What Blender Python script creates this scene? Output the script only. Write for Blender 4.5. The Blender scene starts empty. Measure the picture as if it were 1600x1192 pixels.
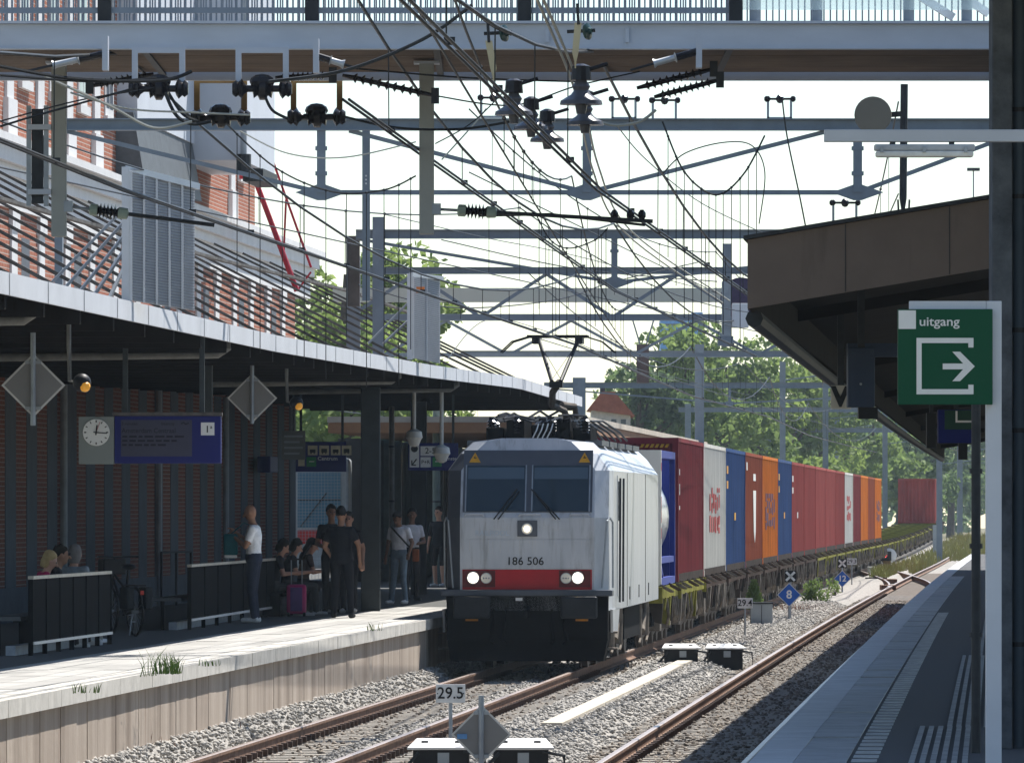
import bpy, math, random
import numpy as np
from mathutils import Vector, Matrix
random.seed(7); rng = np.random.default_rng(7)
scene = bpy.context.scene
# ---------------------------------------------------------------- camera, world, sun, exposure
F = 11700.0; HC = 2.62; HY = 797.0            # focal length in photo pixels, eye height above rail, horizon row
cam_d = bpy.data.cameras.new('camera'); cam = bpy.data.objects.new('camera', cam_d)
scene.collection.objects.link(cam); scene.camera = cam
cam.location = (0, 0, HC); cam.rotation_euler = (math.radians(90), 0, 0)
cam_d.sensor_width = 36; cam_d.lens = 36 * F / 1600; cam_d.shift_y = (HY - 596) / 1600
cam_d.clip_start = 1; cam_d.clip_end = 6000
SUN_EL, SUN_AZ = math.radians(55.6), math.radians(32.6)
w = bpy.data.worlds.new('World'); scene.world = w; w.use_nodes = True
nt = w.node_tree; nt.nodes.clear()
sky = nt.nodes.new('ShaderNodeTexSky'); sky.sky_type = 'NISHITA'; sky.sun_disc = False
sky.sun_elevation = SUN_EL; sky.sun_rotation = SUN_AZ; sky.air_density = 1.0; sky.dust_density = 0.15; sky.ozone_density = 2.0
bg = nt.nodes.new('ShaderNodeBackground'); bg.inputs[1].default_value = 0.085
wo = nt.nodes.new('ShaderNodeOutputWorld')
nt.links.new(sky.outputs[0], bg.inputs[0]); nt.links.new(bg.outputs[0], wo.inputs[0])
sl = bpy.data.lights.new('sun', 'SUN'); sl.energy = 5.0; sl.angle = math.radians(0.55); sl.color = (1, .96, .90)
so = bpy.data.objects.new('sun', sl); scene.collection.objects.link(so)
sd = Vector((math.cos(SUN_EL) * math.sin(SUN_AZ), math.cos(SUN_EL) * math.cos(SUN_AZ), math.sin(SUN_EL)))
so.rotation_euler = sd.to_track_quat('Z', 'Y').to_euler(); so.location = (40, 60, 80)
vs = scene.view_settings; vs.view_transform = 'Standard'; vs.look = 'None'; vs.exposure = 0.95; vs.gamma = 1
vs.use_curve_mapping = False
# ---------------------------------------------------------------- helpers
col = scene.collection
def P(px, py, d): return Vector(((px - 800) * d / F, d, HC + (HY - py) * d / F))
def GP(px, py, z=0.0):
    d = F * (HC - z) / (py - HY); return Vector(((px - 800) * d / F, d, z))
_c = (1.52152068e-05, 6.21558387e-02, -7.58183458)
def CX(d):
    if d > 520: return CX(520) + (d - 520) * CS(520)
    return _c[0] * d * d + _c[1] * d + _c[2]
def CS(d): d = min(d, 520); return 2 * _c[0] * d + _c[1]
def GR(d): d = min(d, 520); return max(0, d - 340) ** 2 * 2.5e-5       # the line climbs slightly in the distance
def T(off, d, z=0.0):                          # a point off metres right of the near track's centre line
    s = CS(d); n = math.hypot(1, s); return Vector((CX(d) + off / n, d - off * s / n, z + GR(d)))
def ang(d): return -math.atan(CS(d))
PLAT = 0.84; EDGE_L = -1.56; WALL = -8.0; TR2 = 4.3; EDGE_R = 5.92
_m = {}
def M(name, c, rough=.6, metal=0., var=.18, scale=6., bump=0., bscale=None, c2=None, streak=0., spec=.22, coat=0.):
    if name in _m: return _m[name]
    m = bpy.data.materials.new(name); m.use_nodes = True; t = m.node_tree; b = t.nodes['Principled BSDF']
    b.inputs['Roughness'].default_value = rough; b.inputs['Metallic'].default_value = metal
    b.inputs['Specular IOR Level'].default_value = spec
    if coat: b.inputs['Coat Weight'].default_value = coat
    tc = t.nodes.new('ShaderNodeTexCoord'); n = t.nodes.new('ShaderNodeTexNoise')
    mp = t.nodes.new('ShaderNodeMapping'); t.links.new(tc.outputs['Object'], mp.inputs[0])
    if streak: mp.inputs['Scale'].default_value = (1, 1, streak)
    t.links.new(mp.outputs[0], n.inputs['Vector']); n.inputs['Scale'].default_value = scale; n.inputs['Detail'].default_value = 6
    n.inputs['Roughness'].default_value = .65
    r = t.nodes.new('ShaderNodeValToRGB'); r.color_ramp.elements[0].position = .3; r.color_ramp.elements[1].position = .7
    a = [max(0, x * (1 - var)) for x in c]; z = [min(1, x * (1 + var)) for x in c] if c2 is None else c2
    r.color_ramp.elements[0].color = (*a, 1); r.color_ramp.elements[1].color = (*z, 1)
    t.links.new(n.outputs[0], r.inputs[0]); t.links.new(r.outputs[0], b.inputs['Base Color'])
    if bump:
        bn = t.nodes.new('ShaderNodeBump'); bn.inputs['Strength'].default_value = bump; bn.inputs['Distance'].default_value = .02
        n2 = t.nodes.new('ShaderNodeTexNoise'); n2.inputs['Scale'].default_value = bscale or scale * 4; n2.inputs['Detail'].default_value = 5
        t.links.new(tc.outputs['Object'], n2.inputs['Vector']); t.links.new(n2.outputs[0], bn.inputs['Height']); t.links.new(bn.outputs[0], b.inputs['Normal'])
    _m[name] = m; return m
def grime(m, c=(.10, .095, .09), scale=9., zs=.08, thr=.56, amt=.6):    # dirt that runs down the surface
    t = m.node_tree; b = t.nodes['Principled BSDF']; src = b.inputs['Base Color'].links[0].from_socket; tc = t.nodes.new('ShaderNodeTexCoord'); mp = t.nodes.new('ShaderNodeMapping'); mp.inputs['Scale'].default_value = (1, 1, zs); t.links.new(tc.outputs['Object'], mp.inputs[0])
    n = t.nodes.new('ShaderNodeTexNoise'); n.inputs['Scale'].default_value = scale; n.inputs['Detail'].default_value = 8; n.inputs['Roughness'].default_value = .7; t.links.new(mp.outputs[0], n.inputs['Vector']); r = t.nodes.new('ShaderNodeValToRGB'); r.color_ramp.elements[0].position = thr; r.color_ramp.elements[1].position = thr + .16; r.color_ramp.elements[0].color = (0, 0, 0, 1); r.color_ramp.elements[1].color = (amt, amt, amt, 1)
    mx = t.nodes.new('ShaderNodeMixRGB'); mx.inputs[2].default_value = (*c, 1); t.links.new(n.outputs[0], r.inputs[0]); t.links.new(r.outputs[0], mx.inputs[0]); t.links.new(src, mx.inputs[1]); t.links.new(mx.outputs[0], b.inputs['Base Color']); return m
def glow(name, c, s):
    if name in _m: return _m[name]
    m = bpy.data.materials.new(name); m.use_nodes = True; b = m.node_tree.nodes['Principled BSDF']
    b.inputs['Base Color'].default_value = (*c, 1); b.inputs['Emission Color'].default_value = (*c, 1); b.inputs['Emission Strength'].default_value = s
    _m[name] = m; return m
def glass(name, c, rough=.05, alpha=None):
    if name in _m: return _m[name]
    m = bpy.data.materials.new(name); m.use_nodes = True; b = m.node_tree.nodes['Principled BSDF']
    b.inputs['Base Color'].default_value = (*c, 1); b.inputs['Roughness'].default_value = rough; b.inputs['IOR'].default_value = 1.5
    if alpha is not None: b.inputs['Alpha'].default_value = alpha
    _m[name] = m; return m
def brickmat(name, c1, c2, mortar, sx=1.):
    if name in _m: return _m[name]
    m = bpy.data.materials.new(name); m.use_nodes = True; t = m.node_tree; b = t.nodes['Principled BSDF']; b.inputs['Roughness'].default_value = .85; b.inputs['Specular IOR Level'].default_value = .04
    g = t.nodes.new('ShaderNodeNewGeometry'); s = t.nodes.new('ShaderNodeSeparateXYZ'); t.links.new(g.outputs['Position'], s.inputs[0])
    cb = t.nodes.new('ShaderNodeCombineXYZ'); ad = t.nodes.new('ShaderNodeMath'); ad.operation = 'ADD'
    t.links.new(s.outputs['X'], ad.inputs[0]); t.links.new(s.outputs['Y'], ad.inputs[1]); t.links.new(ad.outputs[0], cb.inputs[0]); t.links.new(s.outputs['Z'], cb.inputs[1])
    bt = t.nodes.new('ShaderNodeTexBrick'); bt.inputs['Scale'].default_value = 1; bt.inputs['Brick Width'].default_value = .22 * sx; bt.inputs['Row Height'].default_value = .075 * sx
    bt.inputs['Mortar Size'].default_value = .008 * sx; bt.inputs['Color1'].default_value = (*c1, 1); bt.inputs['Color2'].default_value = (*c2, 1); bt.inputs['Mortar'].default_value = (*mortar, 1)
    t.links.new(cb.outputs[0], bt.inputs['Vector']); t.links.new(bt.outputs[0], b.inputs['Base Color'])
    bp = t.nodes.new('ShaderNodeBump'); bp.inputs['Strength'].default_value = .4; bp.inputs['Distance'].default_value = .01; bp.invert = True
    t.links.new(bt.outputs['Fac'], bp.inputs['Height']); t.links.new(bp.outputs[0], b.inputs['Normal'])
    _m[name] = m; return m
def tag(o, label, cat, group=None, kind=None):
    if label: o['label'] = label
    if cat: o['category'] = cat
    if group: o['group'] = group
    if kind: o['kind'] = kind
    return o
def thing(name, label, cat, loc=(0, 0, 0), rz=0., group=None, kind=None):
    o = bpy.data.objects.new(name, None); col.objects.link(o); o.location = loc; o.rotation_euler = (0, 0, rz); o.empty_display_size = .2
    return tag(o, label, cat, group, kind)
def struct(name): return thing(name, None, None, kind='structure')
class MB:
    def __init__(s): s.v = []; s.f = []
    def add(s, vs, fs):
        k = len(s.v); s.v += [tuple(x) for x in vs]; s.f += [tuple(i + k for i in q) for q in fs]; return s
    def hexa(s, a): return s.add(a, [(0, 3, 2, 1), (4, 5, 6, 7), (0, 1, 5, 4), (1, 2, 6, 5), (2, 3, 7, 6), (3, 0, 4, 7)])
    def box(s, c, sz, rot=None):
        a = []
        for dx, dy, dz in ((-1, -1, -1), (1, -1, -1), (1, 1, -1), (-1, 1, -1), (-1, -1, 1), (1, -1, 1), (1, 1, 1), (-1, 1, 1)):
            p = Vector((dx * sz[0] / 2, dy * sz[1] / 2, dz * sz[2] / 2))
            if rot is not None: p = rot @ p
            a.append(p + Vector(c))
        return s.hexa(a)
    def b2(s, x0, x1, y0, y1, z0, z1): return s.box(((x0 + x1) / 2, (y0 + y1) / 2, (z0 + z1) / 2), (x1 - x0, y1 - y0, z1 - z0))
    def bar(s, p0, p1, wd, ht, up=Vector((0, 0, 1))):
        p0 = Vector(p0); p1 = Vector(p1); dr = (p1 - p0).normalized()
        if abs(dr.dot(up)) > .98: up = Vector((0, 1, 0))
        r = dr.cross(up).normalized(); u = r.cross(dr); a = []
        for q in (p0, p1):
            for i, j in ((-1, -1), (1, -1), (1, 1), (-1, 1)): a.append(q + r * wd / 2 * i + u * ht / 2 * j)
        return s.hexa(a)
    def tube(s, pts, r, n=8, r1=None, cap=True):
        pts = [Vector(p) for p in pts]; k = len(pts); vs = []; fs = []
        for i, p in enumerate(pts):
            dr = (pts[min(i + 1, k - 1)] - pts[max(i - 1, 0)]).normalized()
            up = Vector((0, 0, 1)) if abs(dr.z) < .95 else Vector((0, 1, 0))
            a = dr.cross(up).normalized(); b = a.cross(dr)
            rr = r[i] if isinstance(r, (list, tuple)) else (r if r1 is None else r + (r1 - r) * i / max(1, k - 1))
            for j in range(n): th = 2 * math.pi * j / n; vs.append(p + a * rr * math.cos(th) + b * rr * math.sin(th))
        for i in range(k - 1):
            for j in range(n): fs.append((i * n + j, i * n + (j + 1) % n, (i + 1) * n + (j + 1) % n, (i + 1) * n + j))
        if cap: fs += [tuple(range(n)), tuple(range((k - 1) * n, k * n))]
        return s.add(vs, fs)
    def lathe(s, p0, axis, prof, n=12):        # prof = [(distance along axis, radius)]
        p0 = Vector(p0); ax = Vector(axis).normalized(); return s.tube([p0 + ax * t for t, _ in prof], [max(r, .001) for _, r in prof], n)
    def poly(s, pts, off):                     # a flat outline with thickness
        pts = [Vector(p) for p in pts]; off = Vector(off); n = len(pts)
        return s.add(pts + [p + off for p in pts], [tuple(range(n)), tuple(range(2 * n - 1, n - 1, -1))] + [(i, i + n, (i + 1) % n + n, (i + 1) % n) for i in range(n)])
    def ball(s, c, r, n=10, m=6):
        rx, ry, rz = r if isinstance(r, (tuple, list)) else (r, r, r); c = Vector(c); vs = []; fs = []
        for i in range(m + 1):
            ph = math.pi * i / m
            for j in range(n): th = 2 * math.pi * j / n; vs.append(c + Vector((rx * math.sin(ph) * math.cos(th), ry * math.sin(ph) * math.sin(th), rz * math.cos(ph))))
        for i in range(m):
            for j in range(n): fs.append((i * n + j, (i + 1) * n + j, (i + 1) * n + (j + 1) % n, i * n + (j + 1) % n))
        return s.add(vs, fs)
    def build(s, name, mat, parent=None, smooth=False, world=True, bevel=0.):
        off = Vector((0, 0, 0)); q = parent
        if world:
            while q is not None: off += Vector(q.location); q = q.parent
        me = bpy.data.meshes.new(name); me.from_pydata([(x - off.x, y - off.y, z - off.z) for x, y, z in s.v], [], s.f); me.update()
        bmx = __import__('bmesh'); bm = bmx.new(); bm.from_mesh(me); bmx.ops.recalc_face_normals(bm, faces=bm.faces); bm.to_mesh(me); bm.free()
        if mat: me.materials.append(mat)
        if smooth:
            me.polygons.foreach_set('use_smooth', [True] * len(me.polygons))
            try: me.set_sharp_from_angle(angle=math.radians(40))
            except Exception: pass
        o = bpy.data.objects.new(name, me); col.objects.link(o)
        if parent is not None: o.parent = parent
        if bevel:
            b = o.modifiers.new('bevel', 'BEVEL'); b.width = bevel; b.segments = 2; b.limit_method = 'ANGLE'
        return o
def copy_tree(o, parent=None):
    c = o.copy(); col.objects.link(c); c.parent = parent
    for ch in list(o.children): copy_tree(ch, c)
    return c
def text_mesh(name, s, size, mat, parent, loc, rot=(math.pi / 2, 0, 0), depth=.004, align='CENTER', bold=0., xs=1.):
    cu = bpy.data.curves.new(name, 'FONT'); cu.body = s; cu.size = size; cu.extrude = depth; cu.align_x = align; cu.align_y = 'CENTER'; cu.offset = bold; cu.resolution_u = 3
    o = bpy.data.objects.new(name, cu); col.objects.link(o); dg = bpy.context.evaluated_depsgraph_get()
    me = bpy.data.meshes.new_from_object(o.evaluated_get(dg)); col.objects.unlink(o); bpy.data.objects.remove(o)
    me.materials.clear(); me.materials.append(mat); q = bpy.data.objects.new(name, me); col.objects.link(q)
    off = Vector((0, 0, 0)); p = parent
    q.location = Vector(loc); q.rotation_euler = rot; q.scale = (xs, 1, 1); q.parent = parent
    return q
def LP(parent, p):                              # world point to a parent's local (unrotated parents)
    off = Vector((0, 0, 0)); q = parent
    while q is not None: off += Vector(q.location); q = q.parent
    return Vector(p) - off
# shared materials
STEEL = M('galvanised_steel', (.30, .33, .36), .5, .5, .15, 5); DSTEEL = M('dark_steel', (.035, .038, .042), .6, .3, .3, 6)
WHITE = M('white_paint', (.74, .75, .76), .45, 0, .06, 3); GREYP = M('grey_paint', (.33, .36, .38), .5, 0, .12, 3)
BLACK = M('black_paint', (.012, .012, .014), .5, 0, .2, 5); CONC = M('concrete', (.42, .40, .36), .9, 0, .15, 3, .3)
INSUL = M('dark_insulator', (.02, .018, .02), .25, 0, .2, 8); PGREEN = M('pale_green_insulator', (.28, .34, .27), .4, 0, .15, 8)
WIRE = M('copper_wire', (.035, .037, .037), .5, .6, .3, 4); BLUE = M('sign_blue', (.006, .012, .13), .5, 0, .06, 2, spec=.15)
GREEN = M('sign_green', (.001, .068, .030), .5, 0, .06, 2, spec=.15); SWHITE = M('sign_white', (.72, .72, .70), .4, 0, .04, 4)
# ---------------------------------------------------------------- ground, ballast, tracks
def strip(name, offs, ds, zf, mat, parent=None, kind='structure'):
    m = MB(); n = len(offs); vs = [T(o, d, zf(o, d)) for d in ds for o in offs]; fs = []
    for i in range(len(ds) - 1):
        for j in range(n - 1): fs.append((i * n + j, i * n + j + 1, (i + 1) * n + j + 1, (i + 1) * n + j))
    m.add(vs, fs); o = m.build(name, mat, parent, smooth=True)
    if kind and parent is None: o['kind'] = kind
    return o
g = MB(); g.add([(-550, -50, -.45), (750, -50, -.45), (750, 1280, -.45), (-550, 1280, -.45)], [(0, 1, 2, 3)])
g.build('ground', M('dry_ground', (.16, .15, .08), .95, 0, .35, .15, .3, 2, c2=(.20, .17, .10)))['kind'] = 'structure'
def bz(o, d=0):
    z = -.21
    for c in (0, TR2):
        pass
    a = min(abs(o), abs(o - TR2))
    if a > 1.25: z = -.21 + min(.15, (a - 1.25) * .4)
    if o < -1.25: z = -.17 + min(.2, (-1.25 - o) * .9)
    return z
offs = [-2.3, -1.8, -1.5, -1.25, -.6, 0, .6, 1.25, 1.6, 2.1, 2.7, 3.05, 3.7, 4.3, 4.9, 5.5, 6.3]
BAL = M('ballast_bed', (.24, .23, .21), .95, 0, .5, 9, .8, 22, c2=(.44, .41, .37))
strip('ballast_bed', offs, [50 + 5 * i for i in range(95)] , bz, BAL)
def stones(name, cand, mat, rmin, rmax):
    k = len(cand); base = np.array([(1, 0, 0), (-1, 0, 0), (0, 1, 0), (0, -1, 0), (0, 0, 1), (0, 0, -1), (.6, .6, .55), (-.6, -.6, -.55)], float)
    tri = np.array([(0, 2, 6), (2, 4, 6), (4, 0, 6), (2, 1, 4), (1, 3, 4), (3, 0, 4), (2, 0, 5), (1, 2, 5), (3, 1, 7), (1, 5, 7), (5, 3, 7), (0, 3, 5)])
    V = base[None] * rng.uniform(.6, 1.25, (k, 8, 1)); a = rng.uniform(0, 6.28, k); b = rng.uniform(-.6, .6, k); ca, sa = np.cos(a)[:, None], np.sin(a)[:, None]
    x = V[:, :, 0] * ca - V[:, :, 1] * sa; y = V[:, :, 0] * sa + V[:, :, 1] * ca; z = V[:, :, 2] * .75
    z2 = z * np.cos(b)[:, None] + x * np.sin(b)[:, None]; x2 = x * np.cos(b)[:, None] - z * np.sin(b)[:, None]
    r = rng.uniform(rmin, rmax, (k, 1)); V = np.stack([x2 * r, y * r, z2 * r], 2) + np.array(cand)[:, None, :]
    me = bpy.data.meshes.new(name); nt_ = len(tri); me.vertices.add(k * 8); me.vertices.foreach_set('co', V.reshape(-1).astype(np.float32))
    idx = (tri[None] + (np.arange(k) * 8)[:, None, None]).reshape(-1); me.loops.add(len(idx)); me.loops.foreach_set('vertex_index', idx.astype(np.int32))
    me.polygons.add(k * nt_); me.polygons.foreach_set('loop_start', (np.arange(k * nt_) * 3).astype(np.int32)); me.polygons.foreach_set('loop_total', np.full(k * nt_, 3, np.int32))
    me.update(calc_edges=True); me.validate(); me.materials.append(mat); o = bpy.data.objects.new(name, me); col.objects.link(o); return o
strip('oily_shaded_ballast', [TR2 - 1.2 + .3 * i for i in range(9)], [50 + 5 * i for i in range(58)], lambda o, d: bz(o) + .006, M('oily_shaded_ballast', (.085, .072, .06), .9, 0, .5, 7, .8, 20, c2=(.19, .16, .13)))  # oil-dark bed with part of the track shadow put into its colour
cand = []
for _ in range(105000):
    d = 70 + 150 * random.random() ** 1.4; o = random.uniform(-1.9, 5.75)
    if min(abs(o - .75), abs(o + .75), abs(o - TR2 - .75), abs(o - TR2 + .75)) < .14: continue
    inn = min(abs(o), abs(o - TR2)) < 1.25
    if abs(o - TR2) < 1.25 or (abs(o) < 1.25 and not .02 < o < .62): continue
    cand.append(tuple(T(o, d, bz(o) + random.uniform(-.01, .025) + (.028 if inn else 0))))
STONE = M('ballast_stone', (.22, .215, .205), .9, 0, .5, 7, 0, c2=(.53, .50, .455))
tag(stones('ballast_stones', cand, STONE, .018, .047), 'grey crushed stone ballast around the tracks', 'ballast', kind='stuff')
cand = []
for _ in range(24000):
    d = 62 + 170 * random.random() ** 1.3; o = random.choice((TR2, TR2, 0)) + random.uniform(-1.25, 1.25); b = min(abs(abs(o) - .75), abs(abs(o - TR2) - .75))
    if b < .13 or .02 < o < .62: continue
    cand.append(tuple(T(o, d, bz(o) + random.uniform(.012, .045))))
tag(stones('oily_stones', cand, M('oily_stone', (.09, .075, .06), .9, 0, .5, 7, 0, c2=(.33, .28, .23)), .018, .042), 'dark oily ballast stones between the rails', 'ballast', kind='stuff')
RAILT = M('rail_head', (.38, .31, .27), .35, .6, .2, 4); RAILS = M('rusty_rail', (.13, .075, .05), .8, .1, .3, 8, c2=(.24, .14, .09))
SLEEP = M('sleeper_concrete', (.36, .33, .29), .9, 0, .2, 5, .2)
def rail(off, d0, d1, parent, offf=None, step=4.0):
    prof = [(-.07, -.172), (.07, -.172), (.07, -.155), (.012, -.13), (.012, -.045), (.036, -.035), (.036, -.004), (.025, 0), (-.025, 0), (-.036, -.004), (-.036, -.035), (-.012, -.045), (-.012, -.13), (-.07, -.155)]
    n = max(2, int((d1 - d0) / step)); ds = [d0 + (d1 - d0) * i / n for i in range(n + 1)]; k = len(prof); m = MB(); vs = []; fs = []
    for d in ds:
        oo = off if offf is None else offf(d)
        for x, z in prof: vs.append(T(oo + x, d, z))
    for i in range(n):
        for j in range(k): fs.append((i * k + j, i * k + (j + 1) % k, (i + 1) * k + (j + 1) % k, (i + 1) * k + j))
    m.add(vs, fs); o = m.build('rail', RAILS, parent); me = o.data; me.materials.append(RAILT)
    for p in me.polygons:
        if p.center.z > -.006 : p.material_index = 1
    return o
slm = MB(); slm.hexa([Vector(p) for p in ((-1.26, -.14, -.36), (1.26, -.14, -.36), (1.26, .14, -.36), (-1.26, .14, -.36), (-1.26, -.10, -.175), (1.26, -.10, -.175), (1.26, .10, -.175), (-1.26, .10, -.175))])
def track(name, off, d0, d1, ds0, ds1):
    t = struct(name); rail(off - .7525, d0, d1, t); rail(off + .7525, d0, d1, t)
    d = ds0; first = None; cl = MB(); k = 0
    while d < ds1 and k < 300:
        p = T(off, d); 
        if first is None: first = slm.build('sleeper', SLEEP, t, world=False); o = first
        else: o = first.copy(); col.objects.link(o)
        o.location = p; o.rotation_euler = (0, 0, ang(d))
        for s in (-1, 1):
            for q in (-.11, .11):
                c = T(off + s * .7525 + q, d, -.135); cl.box(c, (.075, .15, .075))
        d += .6; k += 1
    f = cl.build('rail_fastening', M('clip_steel', (.07, .045, .035), .7, .3, .3, 9), t); f['kind'] = 'stuff'
    return t
track('railway_track', 0, 55, 520, 72, 128); track('railway_track', TR2, 52, 520, 66, 246)
# turnout rails far down the right-hand track
tn = struct('turnout_track')
def cross(d, o0): u = max(0, min(1, (d - 250) / 130)); return o0 - 4.3 * u * u * (3 - 2 * u)
for q in (-.7525, .7525): rail(0, 252, 380, tn, lambda d, q=q: cross(d, TR2) + q, 3)
for dd, o_ in ((262, TR2 - .9), (285, TR2 - 1.3)):
    MB().box(T(o_, dd, -.08), (.5, 1.6, .18)).build('point_rod', RAILS, tn)
# dry verge between the far tracks
def tuft(name, pts, h, mat, label, cat, kind=None, lean=.35, wd=.012, group=None):
    m = MB()
    for p in pts:
        a = random.uniform(0, 6.28); hh = h * random.uniform(.5, 1.15); l = lean * hh * random.uniform(.3, 1.4); q = Vector(p)
        dr = Vector((math.cos(a), math.sin(a), 0)); sd_ = Vector((-dr.y, dr.x, 0)) * wd
        if abs(sd_.x) < wd * .5: sd_ = Vector((wd, 0, 0))
        mid = q + dr * l * .35 + Vector((0, 0, hh * .6)); tip = q + dr * l + Vector((0, 0, hh))
        m.add([q - sd_, q + sd_, mid + sd_ * .7, mid - sd_ * .7, tip], [(0, 1, 2, 3), (3, 2, 4)])
    return tag(m.build(name, mat), label, cat, group, kind)
GRASSY = M('dry_grass', (.36, .30, .12), .9, 0, .3, .6, c2=(.27, .29, .09), spec=.05); GRASSG = M('green_grass', (.07, .15, .025), .8, 0, .4, 3, c2=(.16, .25, .05))
pts = []
for _ in range(9000):
    d = random.uniform(300, 520); o = random.uniform(1.9, 2.6 if d < 330 else 9)
    if d > 320 and abs(o - cross(d, TR2)) < 1.0: continue
    if abs(o - TR2) < 1.0 and d < 400: continue
    pts.append(T(o, d, -.2))
tuft('verge_grass', pts, .55, GRASSY, 'yellowed dry grass between the far tracks', 'grass', 'stuff', wd=.03)
# ---------------------------------------------------------------- platforms
PAVE = brickmat('grey_pavers', (.20, .20, .195), (.25, .245, .235), (.11, .11, .105), 1.4); COPE = grime(M('coping_concrete', (.47, .45, .41), .85, 0, .15, 3, .2), (.2, .17, .13), 5, .4, .55, .6)
PWALL = M('platform_wall_concrete', (.30, .23, .175), .9, 0, .35, 1.6, .3, 8, c2=(.47, .40, .33), streak=.1); grime(PWALL, (.13, .075, .045), 3.2, .12, .54, .65)
pl = struct('platform_left')
ds = [44 + 4 * i for i in range(66)]
def solid(name, o0, o1, z0, z1, ds, mat, parent):
    m = MB(); vs = []; fs = []
    for d in ds:
        for o, z in ((o0, z0), (o1, z0), (o1, z1), (o0, z1)): vs.append(T(o, d, z))
    for i in range(len(ds) - 1):
        for j in range(4): fs.append((i * 4 + j, i * 4 + (j + 1) % 4, i * 4 + 4 + (j + 1) % 4, i * 4 + 4 + j))
    fs += [(0, 1, 2, 3), tuple(range(len(vs) - 4, len(vs)))]
    return m.add(vs, fs).build(name, mat, parent)
solid('paving', -26, EDGE_L - .36, -.3, PLAT, ds, PAVE, pl)
solid('back_wall', EDGE_L - .35, EDGE_L - .13, -.4, PLAT - .16, ds, PWALL, pl)
def along(o0, o1, z0, z1, d0, d1): return [T(o0, d0, z0), T(o1, d0, z0), T(o1, d1, z0), T(o0, d1, z0), T(o0, d0, z1), T(o1, d0, z1), T(o1, d1, z1), T(o0, d1, z1)]
d = 58.0
while d < 240:
    L = 1.0 if d < 130 else 4.0
    e = random.uniform(-.003, .003); MB().hexa(along(EDGE_L - .36, EDGE_L + e, PLAT - .16, PLAT + .004 + random.uniform(0, .006), d + .006, d + L - .006)).build('coping_stone', COPE, pl); d += L
d = 58.0; k = 0
while d < 150:
    L = random.choice((.9, 1.3, 1.6, 2.1)); e = random.uniform(-.003, .003)
    MB().hexa(along(EDGE_L - .13, EDGE_L - .075 + e, -.4, PLAT - .165, d + .02, d + L - .02)).build('wall_panel', PWALL, pl); d += L
PSL = [M('pale_slab%d' % i, [x * (.9, 1.0, 1.08)[i] for x in (.35, .34, .32)], .85, 0, .15, 2, .2) for i in range(3)]
for i in range(5):      # rows of slabs along the sunlit strip
    o = EDGE_L - .38 - i * .3; d = 62.0
    while d < 135:
        L = 3.0; MB().hexa(along(o - .288, o, PLAT - .02, PLAT + .006 + random.uniform(0, .006), d + .006, d + L - .006)).build('paving_slab', PSL[random.randint(0, 2)], pl); d += L
pr = struct('platform_right')
PAVD = brickmat('dark_pavers', (.21, .215, .22), (.26, .26, .26), (.12, .12, .12), 1.4); SLABR = grime(M('blue_grey_slab', (.36, .37, .38), .7, 0, .2, 2, .2), (.12, .12, .12), 2.5, 1, .55, .5)
solid('paving', EDGE_R + .30, 15, -.3, PLAT, ds, PAVD, pr); solid('platform_wall', EDGE_R + .06, EDGE_R + .30, -.4, PLAT - .16, ds, PWALL, pr)
solid('coping', EDGE_R, EDGE_R + .31, PLAT - .16, PLAT + .012, ds, M('worn_white_coping', (.50, .51, .52), .7, 0, .15, 2, .15), pr)
d = 48.0
while d < 200:
    L = random.choice((1.2, 1.8, 2.4)); MB().hexa(along(EDGE_R + .315, EDGE_R + .68, PLAT - .05, PLAT + .006 + random.uniform(0, .012), d + .02, d + L - .02)).build('edge_slab', SLABR, pr); d += L
d = 48.0; k = 0
while d < 130:
    L = .45
    if k % 2 == 0: MB().hexa(along(EDGE_R + .71, EDGE_R + .89, PLAT - .02, PLAT + .008, d, d + L)).build('marker_tile', M('white_marker_tile', (.46, .46, .45), .8, 0, .3, 5), pr)
    d += L; k += 1
def toff(d): return EDGE_R + 1.12 + (.22 if d > 62 else 0) + (.2 if d > 92 else 0)
d = 50.0
while d < 135:
    m = MB()
    for j in range(6): o = toff(d) + j * .075; m.hexa(along(o, o + .04, PLAT - .01, PLAT + .012, d, d + 1.16))
    m.build('tactile_tile', M('pale_tactile', (.33, .33, .32), .8, 0, .3, 3), pr); d += 1.2
# ---------------------------------------------------------------- left canopy
def lerp(tab, x):
    if x <= tab[0][0]: return tab[0][1]
    for (a, b), (c, e) in zip(tab, tab[1:]):
        if x <= c: return b + (e - b) * (x - a) / (c - a)
    return tab[-1][1]
ZF = [(50, 4.70), (100, 4.74), (126, 4.86), (150, 5.06), (172, 5.0)]
FO = -1.95
zf = lambda d: lerp(ZF, d)
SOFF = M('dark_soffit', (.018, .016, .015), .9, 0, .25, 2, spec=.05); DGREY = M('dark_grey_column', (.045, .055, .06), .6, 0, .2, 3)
FASC = M('white_fascia', (.54, .56, .59), .6, 0, .08, 1.2); ROOFG = M('roof_felt', (.20, .19, .18), .95, 0, .35, 3, .5, 12, c2=(.33, .31, .29))
cn = thing('platform_canopy', 'long platform canopy with white fascia and dark soffit in front of the brick station building', 'canopy', T(FO, 60, 0))
def ribbon(name, o0, o1, z0f, z1f, ds, mat, parent):
    m = MB(); vs = []; fs = []
    for d in ds:
        for o, z in ((o0, z0f(d)), (o1, z0f(d)), (o1, z1f(d)), (o0, z1f(d))): vs.append(T(o, d, z))
    for i in range(len(ds) - 1):
        for j in range(4): fs.append((i * 4 + j, i * 4 + (j + 1) % 4, i * 4 + 4 + (j + 1) % 4, i * 4 + 4 + j))
    fs += [(0, 1, 2, 3), tuple(range(len(vs) - 4, len(vs)))]
    return m.add(vs, fs).build(name, mat, parent)
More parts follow.
